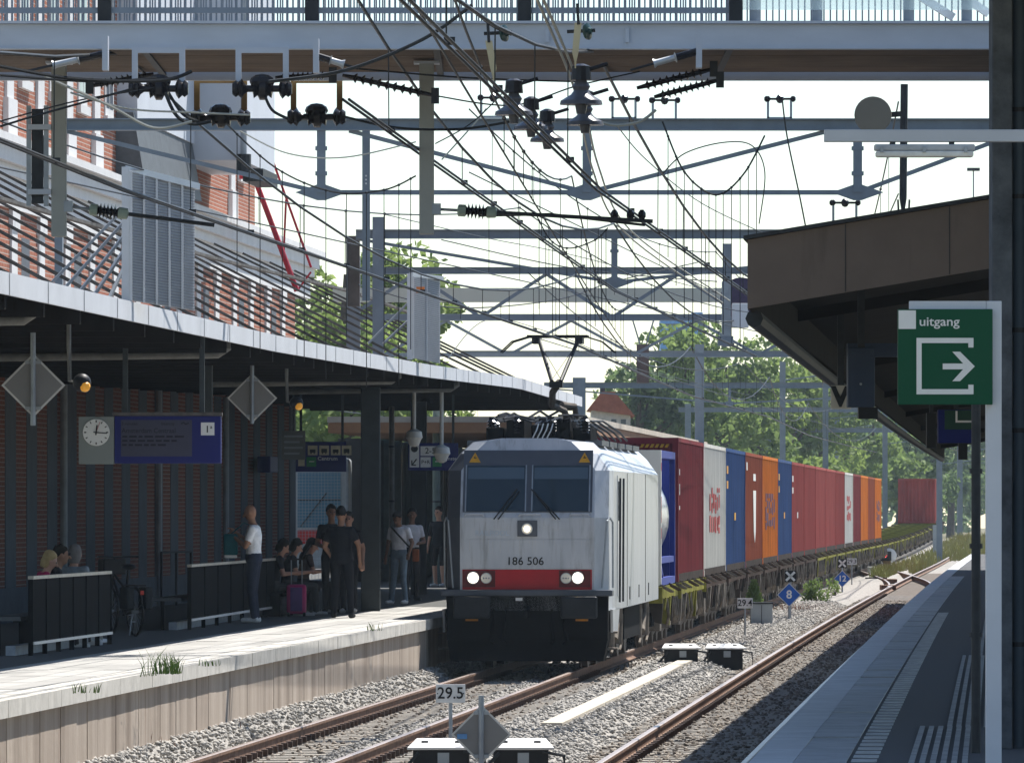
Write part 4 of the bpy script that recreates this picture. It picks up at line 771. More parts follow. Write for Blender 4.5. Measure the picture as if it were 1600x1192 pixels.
# right side: handrails, cab door, ladder rails, grilles
for s in (1, -1):
    X = s * 1.38
    MB().tube([(s * 1.22, .08, 1.35), (s * 1.30, .1, 2.45), (s * 1.34, .2, 2.5), (s * 1.38, .34, 2.42), (s * 1.38, .42, 1.35)], .016, 6).build('corner_handrail', STEEL, lo, world=False)
    dr = MB().b2(X - .002 if s > 0 else X - .012, X + .012 if s > 0 else X + .002, 1.75, 2.55, 1.2, 3.2).build('cab_door', LSIDE, lo, world=False); MB().b2(min(X, X + s * .016), max(X, X + s * .016), 1.85, 2.3, 2.45, 3.1).build('door_window', WS, dr, world=False)
    for yy in (1.65, 2.7): MB().tube([(X + s * .05, yy, 1.1), (X + s * .06, yy, 3.15)], .018, 6).build('door_handrail', DSTEEL, lo, world=False)
    for yy in (5.0, 11.4): MB().b2(min(X, X + s * .008), max(X, X + s * .008), yy, yy + .02, 1.0, 3.25).build('panel_joint', DIRT, lo, world=False)
    for yy in (3.4, 5.8, 9, 12.5): MB().b2(min(X, X + s * .01), max(X, X + s * .01), yy, yy + .12, 1.1, 1.32).build('socket', LBLK, lo, world=False)
    sk = MB().hexa([Vector(q) for q in ((X - .04, .5, .62), (X, .5, .62), (X, 2.0, .62), (X - .04, 2.0, .62), (X - .04, .4, 1.0), (X, .4, 1.0), (X, 2.6, 1.0), (X - .04, 2.6, 1.0))]).build('cab_skirt', LSIDE, lo, world=False)
    for zz in (.35, .62): MB().box((X - .03, .75, zz), (.2, .5, .03)).build('step', DIRT, lo, world=False)
    for q in range(5): MB().b2(s * .98 - .14, s * .98 + .14, 1.9 + q * 2.6, 4.1 + q * 2.6, 3.69, 3.78).build('roof_hatch', M('dark_grille', (.10, .11, .12), .5, .3, .2, 20), lo, world=False)
for yc in (4.0, 13.4):
    bo = MB().b2(-1.05, 1.05, yc - 1.7, yc + 1.7, .45, .85).build('bogie', LBLK, lo, world=False)
    for s in (-1, 1):
        MB().b2(s * 1.12 - .06, s * 1.12 + .06, yc - 1.9, yc + 1.9, .52, .78).build('side_frame', LBLK, bo, world=False)
        for w_ in (-1.3, 1.3):
            MB().lathe((s * .72, yc + w_, .625), (s, 0, 0), [(0, .66), (.02, .66), (.03, .625), (.13, .62), (.14, .5), (.15, .2), (.24, .18)], 28).build('wheel', M('wheel_steel', (.07, .06, .055), .5, .4, .3, 4), bo, world=False, smooth=True)
            MB().tube([(s * 1.2, yc + w_, .35), (s * 1.2, yc + w_, .95)], .09, 10).build('spring', DIRT, bo, world=False); MB().tube([(s * 1.26, yc + w_ - .45, .25), (s * 1.26, yc + w_ + .1, .35), (s * 1.26, yc + w_ + .35, .85)], .022, 6).build('sand_pipe', DIRT, bo, world=False)
        MB().tube([(s * 1.25, yc - .4, .45), (s * 1.25, yc + .4, .9)], .05, 8).build('damper', DIRT, bo, world=False)
MB().b2(-1.25, 1.25, 6.6, 12.2, .4, .96).build('transformer_box', LBLK, lo, world=False)
# roof gear
for i in range(16): 
    x = -.9 + .115 * i; y = random.uniform(2.0, 6.8); MB().lathe((x, y, 3.9), (0, 0, 1), [(0, .07), (.03, .05), (.05, .09), (.08, .05), (.1, .09), (.13, .05), (.15, .09), (.18, .05), (.2, .09), (.23, .05), (.28, .04)], 10).build('roof_insulator', INSUL, lo, world=False)
for i in range(20):
    x0 = random.uniform(-.9, .6); x1 = x0 + random.uniform(.2, .6); y = random.uniform(2.0, 7.5); z = random.uniform(3.98, 4.25); MB().tube([(x0, y, z), ((x0 + x1) / 2, y + .4, z + random.uniform(0, .12)), (x1, y + .9, z)], .02, 6).build('roof_busbar', BLACK, lo, world=False)
for x0, q_ in ((-.85, 4.0), (-.5, 4.12), (-.1, 4.05), (.25, 4.15), (.6, 4.0)): MB().b2(x0, x0 + .3, 2.4 + x0 % .5, 4.4, 3.78, q_).build('roof_box', LBLK, lo, world=False, bevel=.02)
for i in range(7): x = .3 + .1 * i; MB().tube([(x, 2.6, 4.1), (x + .12, 4, 4.12), (x + .3, 6, 3.95), (x + .35, 7.5, 3.82)], .018, 6).build('roof_cable', BLACK, lo, world=False)
for i in range(4): MB().tube([(-.05 + i * .08, 2.2, 3.82), (.02 + i * .08, 2.15, 3.95), (.05 + i * .08, 2.2, 4.06)], .012, 6).build('white_lead', SWHITE, lo, world=False)
pa = MB().b2(-.55, .55, 4.2, 6.0, 4.0, 4.06).build('pantograph', BLACK, lo, world=False)
pk = lambda px, py, y: ((px - 823) / 93.0 - .06 * 0, y, HC + (HY - py) / 93.0)
MB().tube([pk(856, 655, 5.2), pk(852, 640, 5.0), pk(836, 632, 4.4), pk(838, 612, 4.2), pk(850, 596, 4.0)], .06, 8).build('lower_arm', DIRT, pa, world=False, smooth=True); MB().tube([pk(868, 650, 5.6), pk(866, 632, 5.4), pk(848, 630, 5.0)], .05, 8).build('damper', DIRT, pa, world=False, smooth=True)
for a, b in ((838, 812), (852, 874)): MB().tube([pk(a, 595, 4.0), pk(b, 528, 5.0)], .035, 8).build('upper_arm', BLACK, pa, world=False)
for a, b in ((838, 870), (852, 816)): MB().tube([pk(a, 592, 4.05), pk(b, 538, 4.9)], .006, 4).build('stay_wire', BLACK, pa, world=False)
for y in (4.8, 5.25): MB().tube([pk(752, 548, y), pk(770, 531, y), pk(795, 523.5, y), pk(888, 523.5, y), pk(912, 531, y), pk(932, 548, y)], .014, 6).build('collector_horn', BLACK, pa, world=False)
for y in (4.8, 5.25): MB().bar(pk(794, 522, y), pk(890, 522, y), .05, .03).build('collector_strip', BLACK, pa, world=False)
for q in (808, 876): MB().b2(pk(q - 6, 0, 0)[0], pk(q + 6, 0, 0)[0], 4.75, 5.3, pk(0, 534, 0)[2], pk(0, 523, 0)[2]).build('head_link', BLACK, pa, world=False)
MB().box(pk(845, 600, 4.0), (.22, .3, .1)).build('knuckle', BLACK, pa, world=False)
# driver behind the right windscreen
# ---------------------------------------------------------------- wagons and containers
OLIVE = M('olive_yellow_paint', (.19, .18, .035), .7, 0, .5, 2, spec=.04); WAG = M('wagon_brown', (.035, .028, .024), .9, 0, .35, 3, spec=.03); RUST = M('rusty_beam', (.06, .042, .034), .9, 0, .5, 3, spec=.03)
def make_wagon(d, L, label, paint):
    t = local_thing('container_wagon', label, 'wagon', d, L=L, group='container wagons in the train')
    MB().b2(-.35, .35, .15, L - .15, .75, 1.12).build('centre_sill', WAG, t, world=False)
    for s in (-1, 1):
        MB().b2(s * 1.18 - .06, s * 1.18 + .06, .1, L - .1, .92, 1.16).build('side_beam', paint if paint is OLIVE else RUST, t, world=False)
        k = 0; y = .5
        while y < L - .5:
            hb = random.choice((.38, .45, .6, .7)); wb = random.uniform(.12, .5)
            if random.random() < .55: MB().hexa([Vector(q) for q in ((s * 1.1, y, hb + .04), (s * 1.24, y, hb), (s * 1.24, y + wb * .6, hb), (s * 1.1, y + wb * .6, hb + .04), (s * .95, y, .94), (s * 1.27, y, .94), (s * 1.27, y + wb, .94), (s * .95, y + wb, .94))]).build('bracket', random.choice((paint, paint, DIRT, WAG)), t, world=False)
            else: MB().tube([(s * 1.22, y, .9), (s * 1.26, y + .1, .55), (s * 1.2, y + .6, .4)], .03, 6).build('brake_rod', DIRT, t, world=False)
            if k % 3 == 0: MB().bar((s * 1.2, y + .3, 1.19), (s * 1.42, y + .55, 1.06), .1, .03).build('twistlock_flap', RUST if k % 2 else DIRT, t, world=False)
            y += random.uniform(.6, 1.5); k += 1
        for yc in (1.9, L - 1.9):
            MB().b2(s * 1.0 - .05, s * 1.0 + .05, yc - 1.25, yc + 1.25, .4, .66).build('bogie_frame', LBLK, t, world=False)
            for w_ in (-.9, .9): MB().lathe((s * .72, yc + w_, .46), (s, 0, 0), [(0, .49), (.02, .49), (.03, .46), (.13, .455), (.14, .3), (.24, .12)], 20).build('wheel', _m['wheel_steel'], t, world=False, smooth=True)
            MB().b2(s * 1.06 - .1, s * 1.06 + .1, yc - .35, yc + .35, .3, .75).build('spring_pack', DIRT, t, world=False)
    for y in (.1, L - .22): MB().b2(-1.28, 1.28, y, y + .12, .85, 1.16).build('end_beam', paint, t, world=False)
    y = 1.5
    while y < L: MB().b2(-1.17, 1.17, y, y + .14, .95, 1.12).build('cross_member', WAG, t, world=False); y += 2.4
    return t
def corr(x0, x1, n, depth, axis, other, z0, z1, s):    # corrugated sheet; runs along axis
    m = MB(); v = []; st = (x1 - x0) / n
    pts = []
    for i in range(n): u = x0 + st * i; pts += [(u, 0), (u + st * .3, 0), (u + st * .45, 1), (u + st * .8, 1)]
    pts.append((x1, 0)); 
    for u, q in pts:
        o = other - s * depth * q
        for z in (z0, z1): v.append((o, u, z) if axis == 'y' else (u, o, z))
    return m.add(v, [(2 * i, 2 * i + 2, 2 * i + 3, 2 * i + 1) for i in range(len(pts) - 1)])
def make_container(d, L, mat, label, H=2.9, doors=False, marks=None, cat='container'):
    t = local_thing('shipping_container', label, cat, d, z=1.18, L=L, group='shipping containers on the train'); W = 1.22; fr = mat
    m = MB()
    for x in (-W, W - .12):
        for y in (0, L - .16): m.b2(x, x + .12, y, y + .16, 0, H)
    for y in (0, L - .1):
        for z in (0, H - .12): m.b2(-W + .12, W - .12, y, y + .1, z, z + .12)
    for x in (-W, W - .08):
        m.b2(x, x + .08, .16, L - .16, H - .08, H)
    m.build('frame', fr, t, world=False)
    for x in (-W, W - .08): MB().b2(x, x + .079, .161, L - .161, 0, .16).build('bottom_rail', M('shadow_gap_rail', (.055, .045, .04), .9, 0, .4, 3, spec=.02), t, world=False)  # rail colour darkened to stand for the shadow gap under the container
    corr(.16, L - .16, int(L / .28), .036, 'y', W - .012, .16, H - .08, 1).build('side_panel', mat, t, world=False); corr(.16, L - .16, int(L / .28), .036, 'y', -W + .012, .16, H - .08, -1).build('side_panel', mat, t, world=False)
    corr(-W + .12, W - .12, 9, .04, 'x', .05, .12, H - .12, -1).build('end_panel', mat, t, world=False); MB().b2(-W + .12, W - .12, L - .06, L - .03, .12, H - .12).build('door_panel', mat, t, world=False)
    MB().b2(-W + .08, W - .08, .1, L - .1, H - .06, H - .02).build('roof', M('container_roof', (.34, .32, .30), .8, 0, .3, 1), t, world=False)
    for x in (-W - .004, W - .174):
        for y in (-.004, L - .174):
            for z in (0, H - .118): MB().b2(x, x + .178, y, y + .178, z, z + .118).build('corner_casting', mat, t, world=False)
    if marks: marks(t, W, L, H)
    return t
def hazard(t, W, L, H):
    for i in range(6):
        x = W - .78 + i * .1; MB().poly([(x, -.008, H - .20), (x + .06, -.008, H - .20), (x + .10, -.008, H - .13), (x + .04, -.008, H - .13)], (0, .006, 0)).build('hazard_stripe', YEL, t, world=False)
    for y, z, h in ((.35, 2.15, .12), (.35, 1.75, .22), (.35, 1.45, .08)): MB().b2(W + .001, W + .005, y, y + .25, z, z + h).build('marking', SWHITE, t, world=False)
def bigmark(mat, y0, y1, z0, z1, n=5, horiz=False):
    def f(t, W, L, H):
        for i in range(n):
            a = y0 + (y1 - y0) * i / n; b = a + (y1 - y0) / n * .62; zz = random.uniform(0, .12) * (z1 - z0)
            zc = z0 + zz
            while zc < z1 - .1: hh = random.uniform(.12, .4); MB().b2(W - .004, W + .004, a + random.uniform(0, .3), b, zc, min(z1, zc + hh)).build('faded_letter_mark', mat, t, world=False); zc += hh + random.uniform(.04, .2)
    return f
MRN = M('maroon_paint', (.21, .03, .038), .55, 0, .3, 1.6, streak=.25, spec=.03); MRN2 = M('faded_maroon', (.30, .058, .052), .6, 0, .2, 1, streak=.3, spec=.03); CWH = M('dirty_white_paint', (.62, .60, .54), .55, 0, .15, .8, c2=(.74, .72, .66), streak=.2, spec=.03)
[grime(q, (.09, .06, .045), 3.5, .15, .56, .55) for q in (MRN, MRN2, CWH)]; NBL = M('navy_container', (.03, .075, .21), .55, 0, .3, 1.6, streak=.25, spec=.03); RBR = M('rust_brown_container', (.30, .075, .04), .6, 0, .3, 1.6, streak=.25, spec=.03); ORG = M('orange_container', (.62, .17, .02), .55, 0, .3, 1.6, streak=.25, spec=.03); LMR = M('light_maroon', (.36, .08, .07), .6, 0, .3, 1.6, streak=.25, spec=.03)
[grime(q, (.10, .06, .045), 3.5, .15, .57, .55) for q in (NBL, RBR, ORG, LMR)]; REDM = M('red_marking', (.40, .05, .05), .6); PURM = M('dark_marking', (.12, .05, .09), .6)
def whitelogo(t, W, L, H):
    MB().b2(W - .003, W + .005, 5.3, 7.0, 2.2, 2.38).build('white_dot', SWHITE, t, world=False); MB().poly([(W - .003, 5.2, 1.95), (W - .003, 7.2, 1.95), (W - .003, 7.0, .9), (W - .003, 6.4, .6), (W - .003, 5.7, .9)], (.008, 0, 0)).build('white_stroke', SWHITE, t, world=False); MB().b2(W - .003, W + .004, .5, 1.2, 2.45, 2.65).build('marking', SWHITE, t, world=False)
def smallmark(mat): return lambda t, W, L, H: [MB().b2(W - .003, W + .005, y, y + .8, z, z + .18).build('marking', mat, t, world=False) for y, z in ((.3, 2.3), (.3, 1.95), (5, 1.2))]
seq = [(MRN, 'maroon high container with hazard stripes directly behind the tank container', hazard), (CWH, 'dirty white container with red lettering right behind the first maroon one', bigmark(REDM, 3.0, 9.0, .85, 1.95, 6)), (NBL, 'navy blue container between the dirty white and the rust brown one', smallmark(YEL)), (RBR, 'rust brown container with a white exclamation-like logo', whitelogo),
       (ORG, 'orange container with dark lettering between rust brown and navy ones', bigmark(PURM, 2, 10, .9, 1.9, 6)), (NBL, 'second navy blue container, behind the lettered orange one', smallmark(YEL)), (MRN2, 'maroon container just behind the second navy one', smallmark(SWHITE)), (MRN2, 'plain faded maroon container, second after the navy one', None), (LMR, 'pale maroon container with streaks, third after the navy one', None), (LMR, 'pale maroon container fourth after the navy one, in front of a dark one', None), (MRN2, 'maroon container just before the small white one', None),
       (CWH, 'small-looking far white container with red lettering', bigmark(REDM, 3, 9, 1.0, 2.0, 4)), (MRN, 'dark maroon container between the far white and orange ones', None), (ORG, 'far orange container right before the far brown one', None), (RBR, 'far brown container between two orange ones', None), (ORG, 'last orange container at the end of the loaded wagons', bigmark(PURM, 3, 9, .9, 1.9, 4))]
d = 150.6
for i, (mt, lb, mk) in enumerate(seq):
    make_wagon(d, 12.35, ('olive' if i in (0,) or i > 7 else 'rust brown') + ' container wagon under the ' + lb.split(' with')[0].split(' between')[0].split(',')[0], OLIVE if i == 0 or i > 7 else RUST); make_container(d + .08, 12.19, mt, lb, marks=mk); d += 12.5
dend = d
# first wagon with a tank container behind the locomotive
make_wagon(142.4, 7.9, 'olive yellow short wagon under the tank container behind the locomotive', OLIVE)
t = local_thing('tank_container', 'silver tank container in a blue frame with white end behind the locomotive', 'tank container', 143.2, z=1.18, L=6.06, group='shipping containers on the train')
TB = M('tank_frame_blue', (.02, .04, .26), .5, 0, .1, 2); m = MB(); W = 1.22; L = 6.06; H = 2.59
for x in (-W, W - .14):
    for y in (L - .16,): m.b2(x, x + .14, y, y + .16, 0, H)
    for z in (0, H - .14): m.b2(x, x + .14, .2, L - .161, z, z + .14)
for z in (0, H - .14): m.b2(-W + .14, W - .14, L - .14, L, z, z + .14)
m.b2(W - .12, W - .02, .2, L - .17, .42, .54); m.bar((W - .07, .3, .5), (W - .07, 1.6, .16), .08, .08); m.build('frame', TB, t, world=False)
MB().b2(-W, W, 0, .19, 0, H).build('end_panel', CWH, t, world=False); MB().b2(-W + .1, W - .1, L - .3, L - .17, .15, H - .15).build('rear_panel', TB, t, world=False)
MB().lathe((0, .25, 1.30), (0, 1, 0), [(0, .4), (.12, .85), (.35, 1.08), (.6, 1.14), (L - 1.2, 1.14), (L - .95, 1.08), (L - .72, .85), (L - .6, .4)], 36).build('tank', M('tank_silver', (.62, .63, .65), .3, .5, .06, 1), t, world=False, smooth=True)
for y, z, h in ((.04, 1.2, .5), (.05, .9, .2), (.05, 2.2, .15)): MB().b2(W - .02, W + .004, y, y + .12, z, z + h).build('red_mark', REDM, t, world=False)
# empty wagons and the far container
d = dend
for w_ in 'first second third fourth fifth sixth seventh eighth ninth tenth eleventh'.split(): make_wagon(d, 12.35, w_ + ' empty olive wagon behind the last orange container', OLIVE); d += 12.5
make_wagon(d, 12.35, 'far olive wagon carrying the lone maroon container', OLIVE); make_wagon(d + 12.5, 12.35, 'farthest dark wagon behind the lone maroon container', RUST)
make_container(d + .08, 12.19, LMR, 'lone maroon container far back on an otherwise empty wagon')
t = thing('relay_post', 'grey square post beside the far end of the train', 'post', P(1464, 855, 420)); MB().b2(P(1458, 0, 420).x, P(1470, 0, 420).x, 420, 420.4, -.3, P(0, 820, 420).z).build('post', GREYP, t)
# ---------------------------------------------------------------- trackside signs and boxes
SGREY = M('sign_back_grey', (.20, .20, .20), .6, .1, .06, 2); SEDGE = M('sign_edge', (.55, .55, .53), .5)
def diamond(px, py, half, d, label, post_top=None, post_bot=None, face=None, txt=None, back=True, group=None):
    c = P(px, py, d); h = half * d / F; t = thing('diamond_sign', label, 'sign', (c.x, d, c.z - h), group=group)
    MB().poly([(c.x - h, d, c.z), (c.x, d, c.z - h), (c.x + h, d, c.z), (c.x, d, c.z + h)], (0, .012, 0)).build('rim', SEDGE, t)
    k = h * .91; MB().poly([(c.x - k, d - .004, c.z), (c.x, d - .004, c.z - k), (c.x + k, d - .004, c.z), (c.x, d - .004, c.z + k)], (0, .004, 0)).build('plate', face or SGREY, t)
    zt = P(0, post_top, d).z; z_ = post_bot if post_bot is not None else -.2
    y = d - .035 if back else d + .03; MB().tube([(c.x, y, z_), (c.x, y, zt)], .028, 8).build('post', STEEL, t, smooth=True)
    if back:
        for q in (.72, -.72): MB().box((c.x, d - .02, c.z + q * h), (h * .5, .03, .035)).build('clamp', STEEL, t)
    if txt: text_mesh('number', txt, h * .95, SWHITE, t, LP(t, (c.x, d - .008, c.z)), bold=.006)
    return t
t = diamond(752, 1147, 47, 75.5, 'grey back of a diamond sign on a post at the bottom centre', 1086)
MB().box(P(722, 1150, 75.45), (.10, .003, .05)).build('sticker', M('blue_sticker', (.10, .25, .5), .5), t)
diamond(52, 602, 50, 82, 'grey back of a diamond sign hanging from the canopy at far left', 520, P(0, 665, 82).z); MB
diamond(394, 622, 39, 105, 'grey back of a diamond sign hanging under the canopy right of the departure board', 545, P(0, 662, 105).z)
SB = M('number_blue', (.015, .10, .42), .45)
def xplate(px, py, w_, d, label):
    c = P(px, py, d); s = w_ * d / F; t = thing('cross_plate', label, 'sign', (c.x, d, -.2)); MB().box((c.x, d, c.z), (s * 2, .015, s * 2)).build('plate', BLACK, t)
    for q in (-1, 1): MB().bar((c.x - s * .75, d - .012, c.z - q * s * .75), (c.x + s * .75, d - .012, c.z + q * s * .75), .006, s * .4, up=Vector((-q * .7, 0, .7))).build('cross_arm', SWHITE, t)
    MB().tube([(c.x, d + .03, -.2), (c.x, d + .03, c.z + s)], .025, 6).build('post', STEEL, t)
diamond(1233, 929, 19, 183, 'blue diamond sign with white figure 8 beside the train', 912, None, SB, '8', False); xplate(1235, 900, 9, 184, 'black plate with white cross above the blue figure 8 sign')
diamond(1316, 904, 13.5, 245, 'blue diamond sign with white number 12 beside the train', 892, None, SB, '12', False); xplate(1316, 880, 7, 246, 'black plate with white cross above the blue number 12 sign')
def kmsign(px, py, w_, h_, d, s, label):
    c = P(px, py, d); a = w_ * d / F; b = h_ * d / F; t = thing('distance_sign', label, 'sign', (c.x, d, -.2), group='kilometre signs'); MB().box((c.x, d, c.z), (a, .012, b)).build('plate', M('sign_pale', (.58, .59, .60), .5), t, bevel=.004); MB().tube([(c.x, d + .025, -.25), (c.x, d + .025, c.z)], .02, 8).build('post', STEEL, t); text_mesh('number', s, b * .88, BLACK, t, LP(t, (c.x, d - .009, c.z)), bold=.002, xs=.95)
    for q in (-1, 1): MB().lathe((c.x + q * a * .44, d - .006, c.z), (0, -1, 0), [(0, .008), (.006, .006)], 6).build('screw', DSTEEL, t)
kmsign(704, 1083, 46, 29, 79, '29.5', 'white kilometre sign 29.5 on a thin post in the foreground'); kmsign(1164, 942, 24, 16, 158, '29.4', 'white kilometre sign 29.4 beside the grey box'); kmsign(1331, 877, 15, 10, 270, '29.3', 'small far kilometre sign 29.3')
def traybox(x0, x1, yt, ym, yb, d, label):
    a, b = P(x0, ym, d), P(x1, ym, d); t = thing('cable_tray_box', label, 'box', ((a.x + b.x) / 2, d, -.2), group='pale-lidded cable boxes between the tracks'); zt = P(0, ym, d).z
    MB().b2(a.x + .06, b.x - .06, d + .05, d + 1.0, -.3, zt - .005).build('body', BLACK, t); MB().hexa([Vector(q) for q in ((a.x, d, zt), (b.x, d, zt), (b.x - .05, d + 1.5, zt), (a.x + .05, d + 1.5, zt), (a.x, d, zt + .025), (b.x, d, zt + .025), (b.x - .08, d + 1.5, zt + .075), (a.x + .08, d + 1.5, zt + .075))]).build('lid', M('pale_lid', (.60, .59, .57), .6, 0, .15, 3), t, bevel=.006)
    for u in (.25, .75): MB().box((a.x + (b.x - a.x) * u, d + .7, zt + .062), (.07, .05, .02)).build('lid_lock', DSTEEL, t)
    MB().b2(a.x + (b.x - a.x) * .45, a.x + (b.x - a.x) * .62, d + .02, d + .05, zt - .14, zt - .03).build('tag_plate', GREYP, t)
    MB().tube([(b.x - .12, d + .03, zt - .02), (b.x + .1, d + .02, zt - .06), (b.x + .12, d, -.17), (b.x - .1, d - .05, -.2)], .02, 6).build('cable', DSTEEL, t); MB().tube([(a.x + .12, d + .03, zt - .03), (a.x - .1, d + .0, -.1), (a.x, d - .1, -.2)], .02, 6).build('cable', DSTEEL, t)
traybox(636, 742, 0, 1171, 0, 76.6, 'pale-lidded black box behind the bottom diamond sign, left one'); traybox(762, 866, 0, 1171, 0, 76.6, 'pale-lidded black box behind the bottom diamond sign, right one')
traybox(1034, 1096, 0, 1014, 0, 131, 'pale-lidded black box farther along between the tracks, left one'); traybox(1102, 1166, 0, 1014, 0, 131, 'pale-lidded black box farther along between the tracks, right one')
a, b = GP(862, 1135, -.05), GP(1082, 1030, -.05); m = MB(); n = 14; t = thing('cable_duct', 'straight pale cable duct with lids lying in the ballast between the tracks', 'cable duct', a)
for i in range(n): MB().bar(a.lerp(b, i / n) , a.lerp(b, (i + .985) / n), .26, .1 ).build('duct_lid', M('duct_concrete', (.50, .45, .37), .9, 0, .12, 2, .2), t)
t = thing('grey_cabinet', 'grey trackside box under the little conifer', 'box', GP(1190, 978, -.1)); a = GP(1190, 978, -.1); s = a.y / F; MB().b2(a.x - 17 * s, a.x + 17 * s, a.y, a.y + .5, -.2, P(0, 943, a.y).z).build('case', GREYP, t, bevel=.01); MB().b2(a.x - 18 * s, a.x + 18 * s, a.y - .03, a.y + .53, P(0, 943, a.y).z, P(0, 940.5, a.y).z).build('lid', DSTEEL, t); MB().b2(a.x - .5 * s, a.x + .5 * s, a.y - .01, a.y, -.1, P(0, 945, a.y).z).build('door_gap', DSTEEL, t)
t = thing('white_stone', 'rounded white stone in front of the grey trackside box', 'stone', GP(1195, 974, -.05)); MB().ball(GP(1195, 972, -.03) , (.12, .1, .05), 10, 6).build('stone', WHITE, t, smooth=True)
t = thing('dwarf_signal', 'white dwarf signal with lit red lamp beside the far track', 'signal', GP(1388, 885, -.1)); q = GP(1388, 885, -.1); s = q.y / F; c = P(1386, 868, q.y)
MB().b2(c.x - 10 * s, c.x + 7 * s, q.y, q.y + .3, c.z - .25, c.z + .22).build('head', BLACK, t, bevel=.04); MB().lathe((c.x + 4 * s, q.y + .3, c.z), (0, -1, 0), [(-.5, .1), (-.45, .33), (-.02, .36), (0, .3)], 18).build('hood', WHITE, t, smooth=True); MB().lathe((c.x - 4 * s, q.y - .03, c.z + .03), (0, 1, 0), [(0, .03), (.01, .11), (.03, .12)], 14).build('red_lamp', glow('red_lamp', (1, .02, .03), 6), t); MB().b2(c.x - 6 * s, c.x + 6 * s, q.y + .05, q.y + .3, -.3, c.z - .25).build('stand', RUSTY, t)
t = thing('concrete_marker', 'low pale marker block in the ballast near the dwarf signal', 'block', GP(1368, 893, 0)); q = GP(1368, 897, -.1); MB().box(q + Vector((0, 0, .15)), (.7, .5, .35)).build('block', M('pale_block', (.5, .5, .48), .8), t, bevel=.03)
t = thing('wood_plank', 'dark plank lying flat in the ballast by the far turnout', 'plank', GP(1369, 903, -.05)); MB().box(GP(1369, 903, -.04), (.85, .3, .06)).build('plank', RUST, t)
t = thing('yellow_box', 'small yellow box on the verge by the far train', 'box', GP(1434, 860, 0)); MB().box(GP(1434, 860, 0) + Vector((0, 0, .2)), (.45, .4, .45)).build('box', YEL, t, bevel=.03)
for px_, y0, y1, d_, w_, lb in ((1223, 565, 0, 400, .3, 'slim grey line mast behind the middle of the train'), (1290, 600, 0, 470, .35, 'dark line mast behind the far containers'), (1308, 625, 0, 560, .35, 'line mast right of the dark one behind the far containers'), (1383, 640, 0, 480, .32, 'line mast right after the last orange container'), (1468, 660, 0, 395, .3, 'dark line mast in front of the lone maroon container'), (1500, 690, 0, 700, .5, 'farthest pale line mast left of the thin pole'), (1352, 655, 0, 640, .4, 'hazy line mast above the last containers')):
    p = P(px_, y0, d_); t = thing('line_mast', lb, 'mast', (p.x, d_, -.4), group='line masts along the far track'); MB().b2(p.x - w_ / 2, p.x + w_ / 2, d_, d_ + w_, -.4, p.z).build('mast', GST, t); MB().bar((p.x, d_, p.z - 1), (p.x + 3.0, d_, p.z - .6), .07, .07).build('cantilever', GST, t); MB().bar((p.x, d_, p.z - 2.2), (p.x + 2.6, d_, p.z - 1.9), .05, .05).build('steady_arm', GST, t)
t = thing('light_mast', 'thin distant floodlight mast above the right canopy', 'mast', P(1521, 310, 300)); q = P(1521, 265, 300); MB().tube([(q.x, 300, -.4), (q.x, 300, q.z)], .05, 6, r1=.03).build('pole', GREYP, t); MB().box(q, (.5, .3, .12)).build('lamp_head', DSTEEL, t)
# ---------------------------------------------------------------- left platform furniture
BOARD = M('board_blue', (.006, .010, .13), .5, 0, .06, 2); D = 92.0
t = thing('departure_board', 'blue departure board with clock hanging under the left canopy', 'departure board', P(235, 725, D))
MB().b2(sx(179), sx(345), D, D + .25, sz(724), sz(650)).build('case', BOARD, t, bevel=.005); MB().b2(sx(176), sx(347), D - .02, D + .28, sz(649.5), sz(644)).build('top_cover', M('board_cover', (.10, .09, .085), .8, 0, .3, 10), t)
scn = MB().b2(sx(189), sx(300), D - .006, D - .0005, sz(713), sz(656)).build('screen', M('dim_screen', (.05, .05, .085), .5, 0, .1, 3), t); TX = M('screen_text', (.008, .008, .022), .5)
for s_, x_, y_, h_ in (('Amsterdam Centraal', 190, 673, 10.5), ('3 minuten', 190, 662, 6.5), ('Intercity', 252, 662, 6.5)): text_mesh('screen_text', s_, h_ * D / F, TX, t, LP(t, (sx(x_), D - .008, sz(y_))), align='LEFT', depth=.001, bold=.0006, xs=.95)
for i, yy in enumerate((682, 688.5, 695)):
    x = 191
    while x < 290 - i * 14: w_ = random.uniform(6, 15); MB().b2(sx(x), sx(x + w_), D - .0085, D - .007, sz(yy + 1.5), sz(yy - 1.5)).build('dim_text_row', TX, scn); x += w_ + 3
MB().tube([(sx(283), D - .008, sz(662)), (sx(287), D - .008, sz(660)), (sx(290), D - .008, sz(663)), (sx(295), D - .008, sz(661))], .008, 6).build('operator_emblem', TX, t)
pn = MB().b2(sx(314), sx(335), D - .006, D - .0005, sz(680), sz(660)).build('platform_number_plate', SWHITE, t); text_mesh('platform_number', '1', 15 * D / F, BLACK, t, LP(t, (sx(324), D - .009, sz(671))), depth=.001, bold=.002); text_mesh('platform_letter', 'a', 8 * D / F, BLACK, t, LP(t, (sx(330), D - .009, sz(667))), depth=.001, bold=.001)
for px_ in (195, 315): MB().b2(sx(px_ - 4), sx(px_ + 4), D + .08, D + .16, sz(644), 4.9).build('hanger', DGREY, t)
t = thing('platform_clock', 'round white station clock on a grey panel left of the departure board', 'clock', P(150, 725, D)); MB().b2(sx(123), sx(178), D, D + .22, sz(725), sz(651)).build('panel', M('clock_panel_grey', (.22, .24, .23), .6, 0, .04, 2), t, bevel=.004)
cc = (sx(150.5), D - .03, sz(675.5)); r = 21 * D / F; MB().lathe((cc[0], D, cc[2]), (0, -1, 0), [(0, r), (.025, r), (.03, r * .96)], 32).build('dial', M('dial_white', (.74, .74, .72), .4, 0, .02), t)
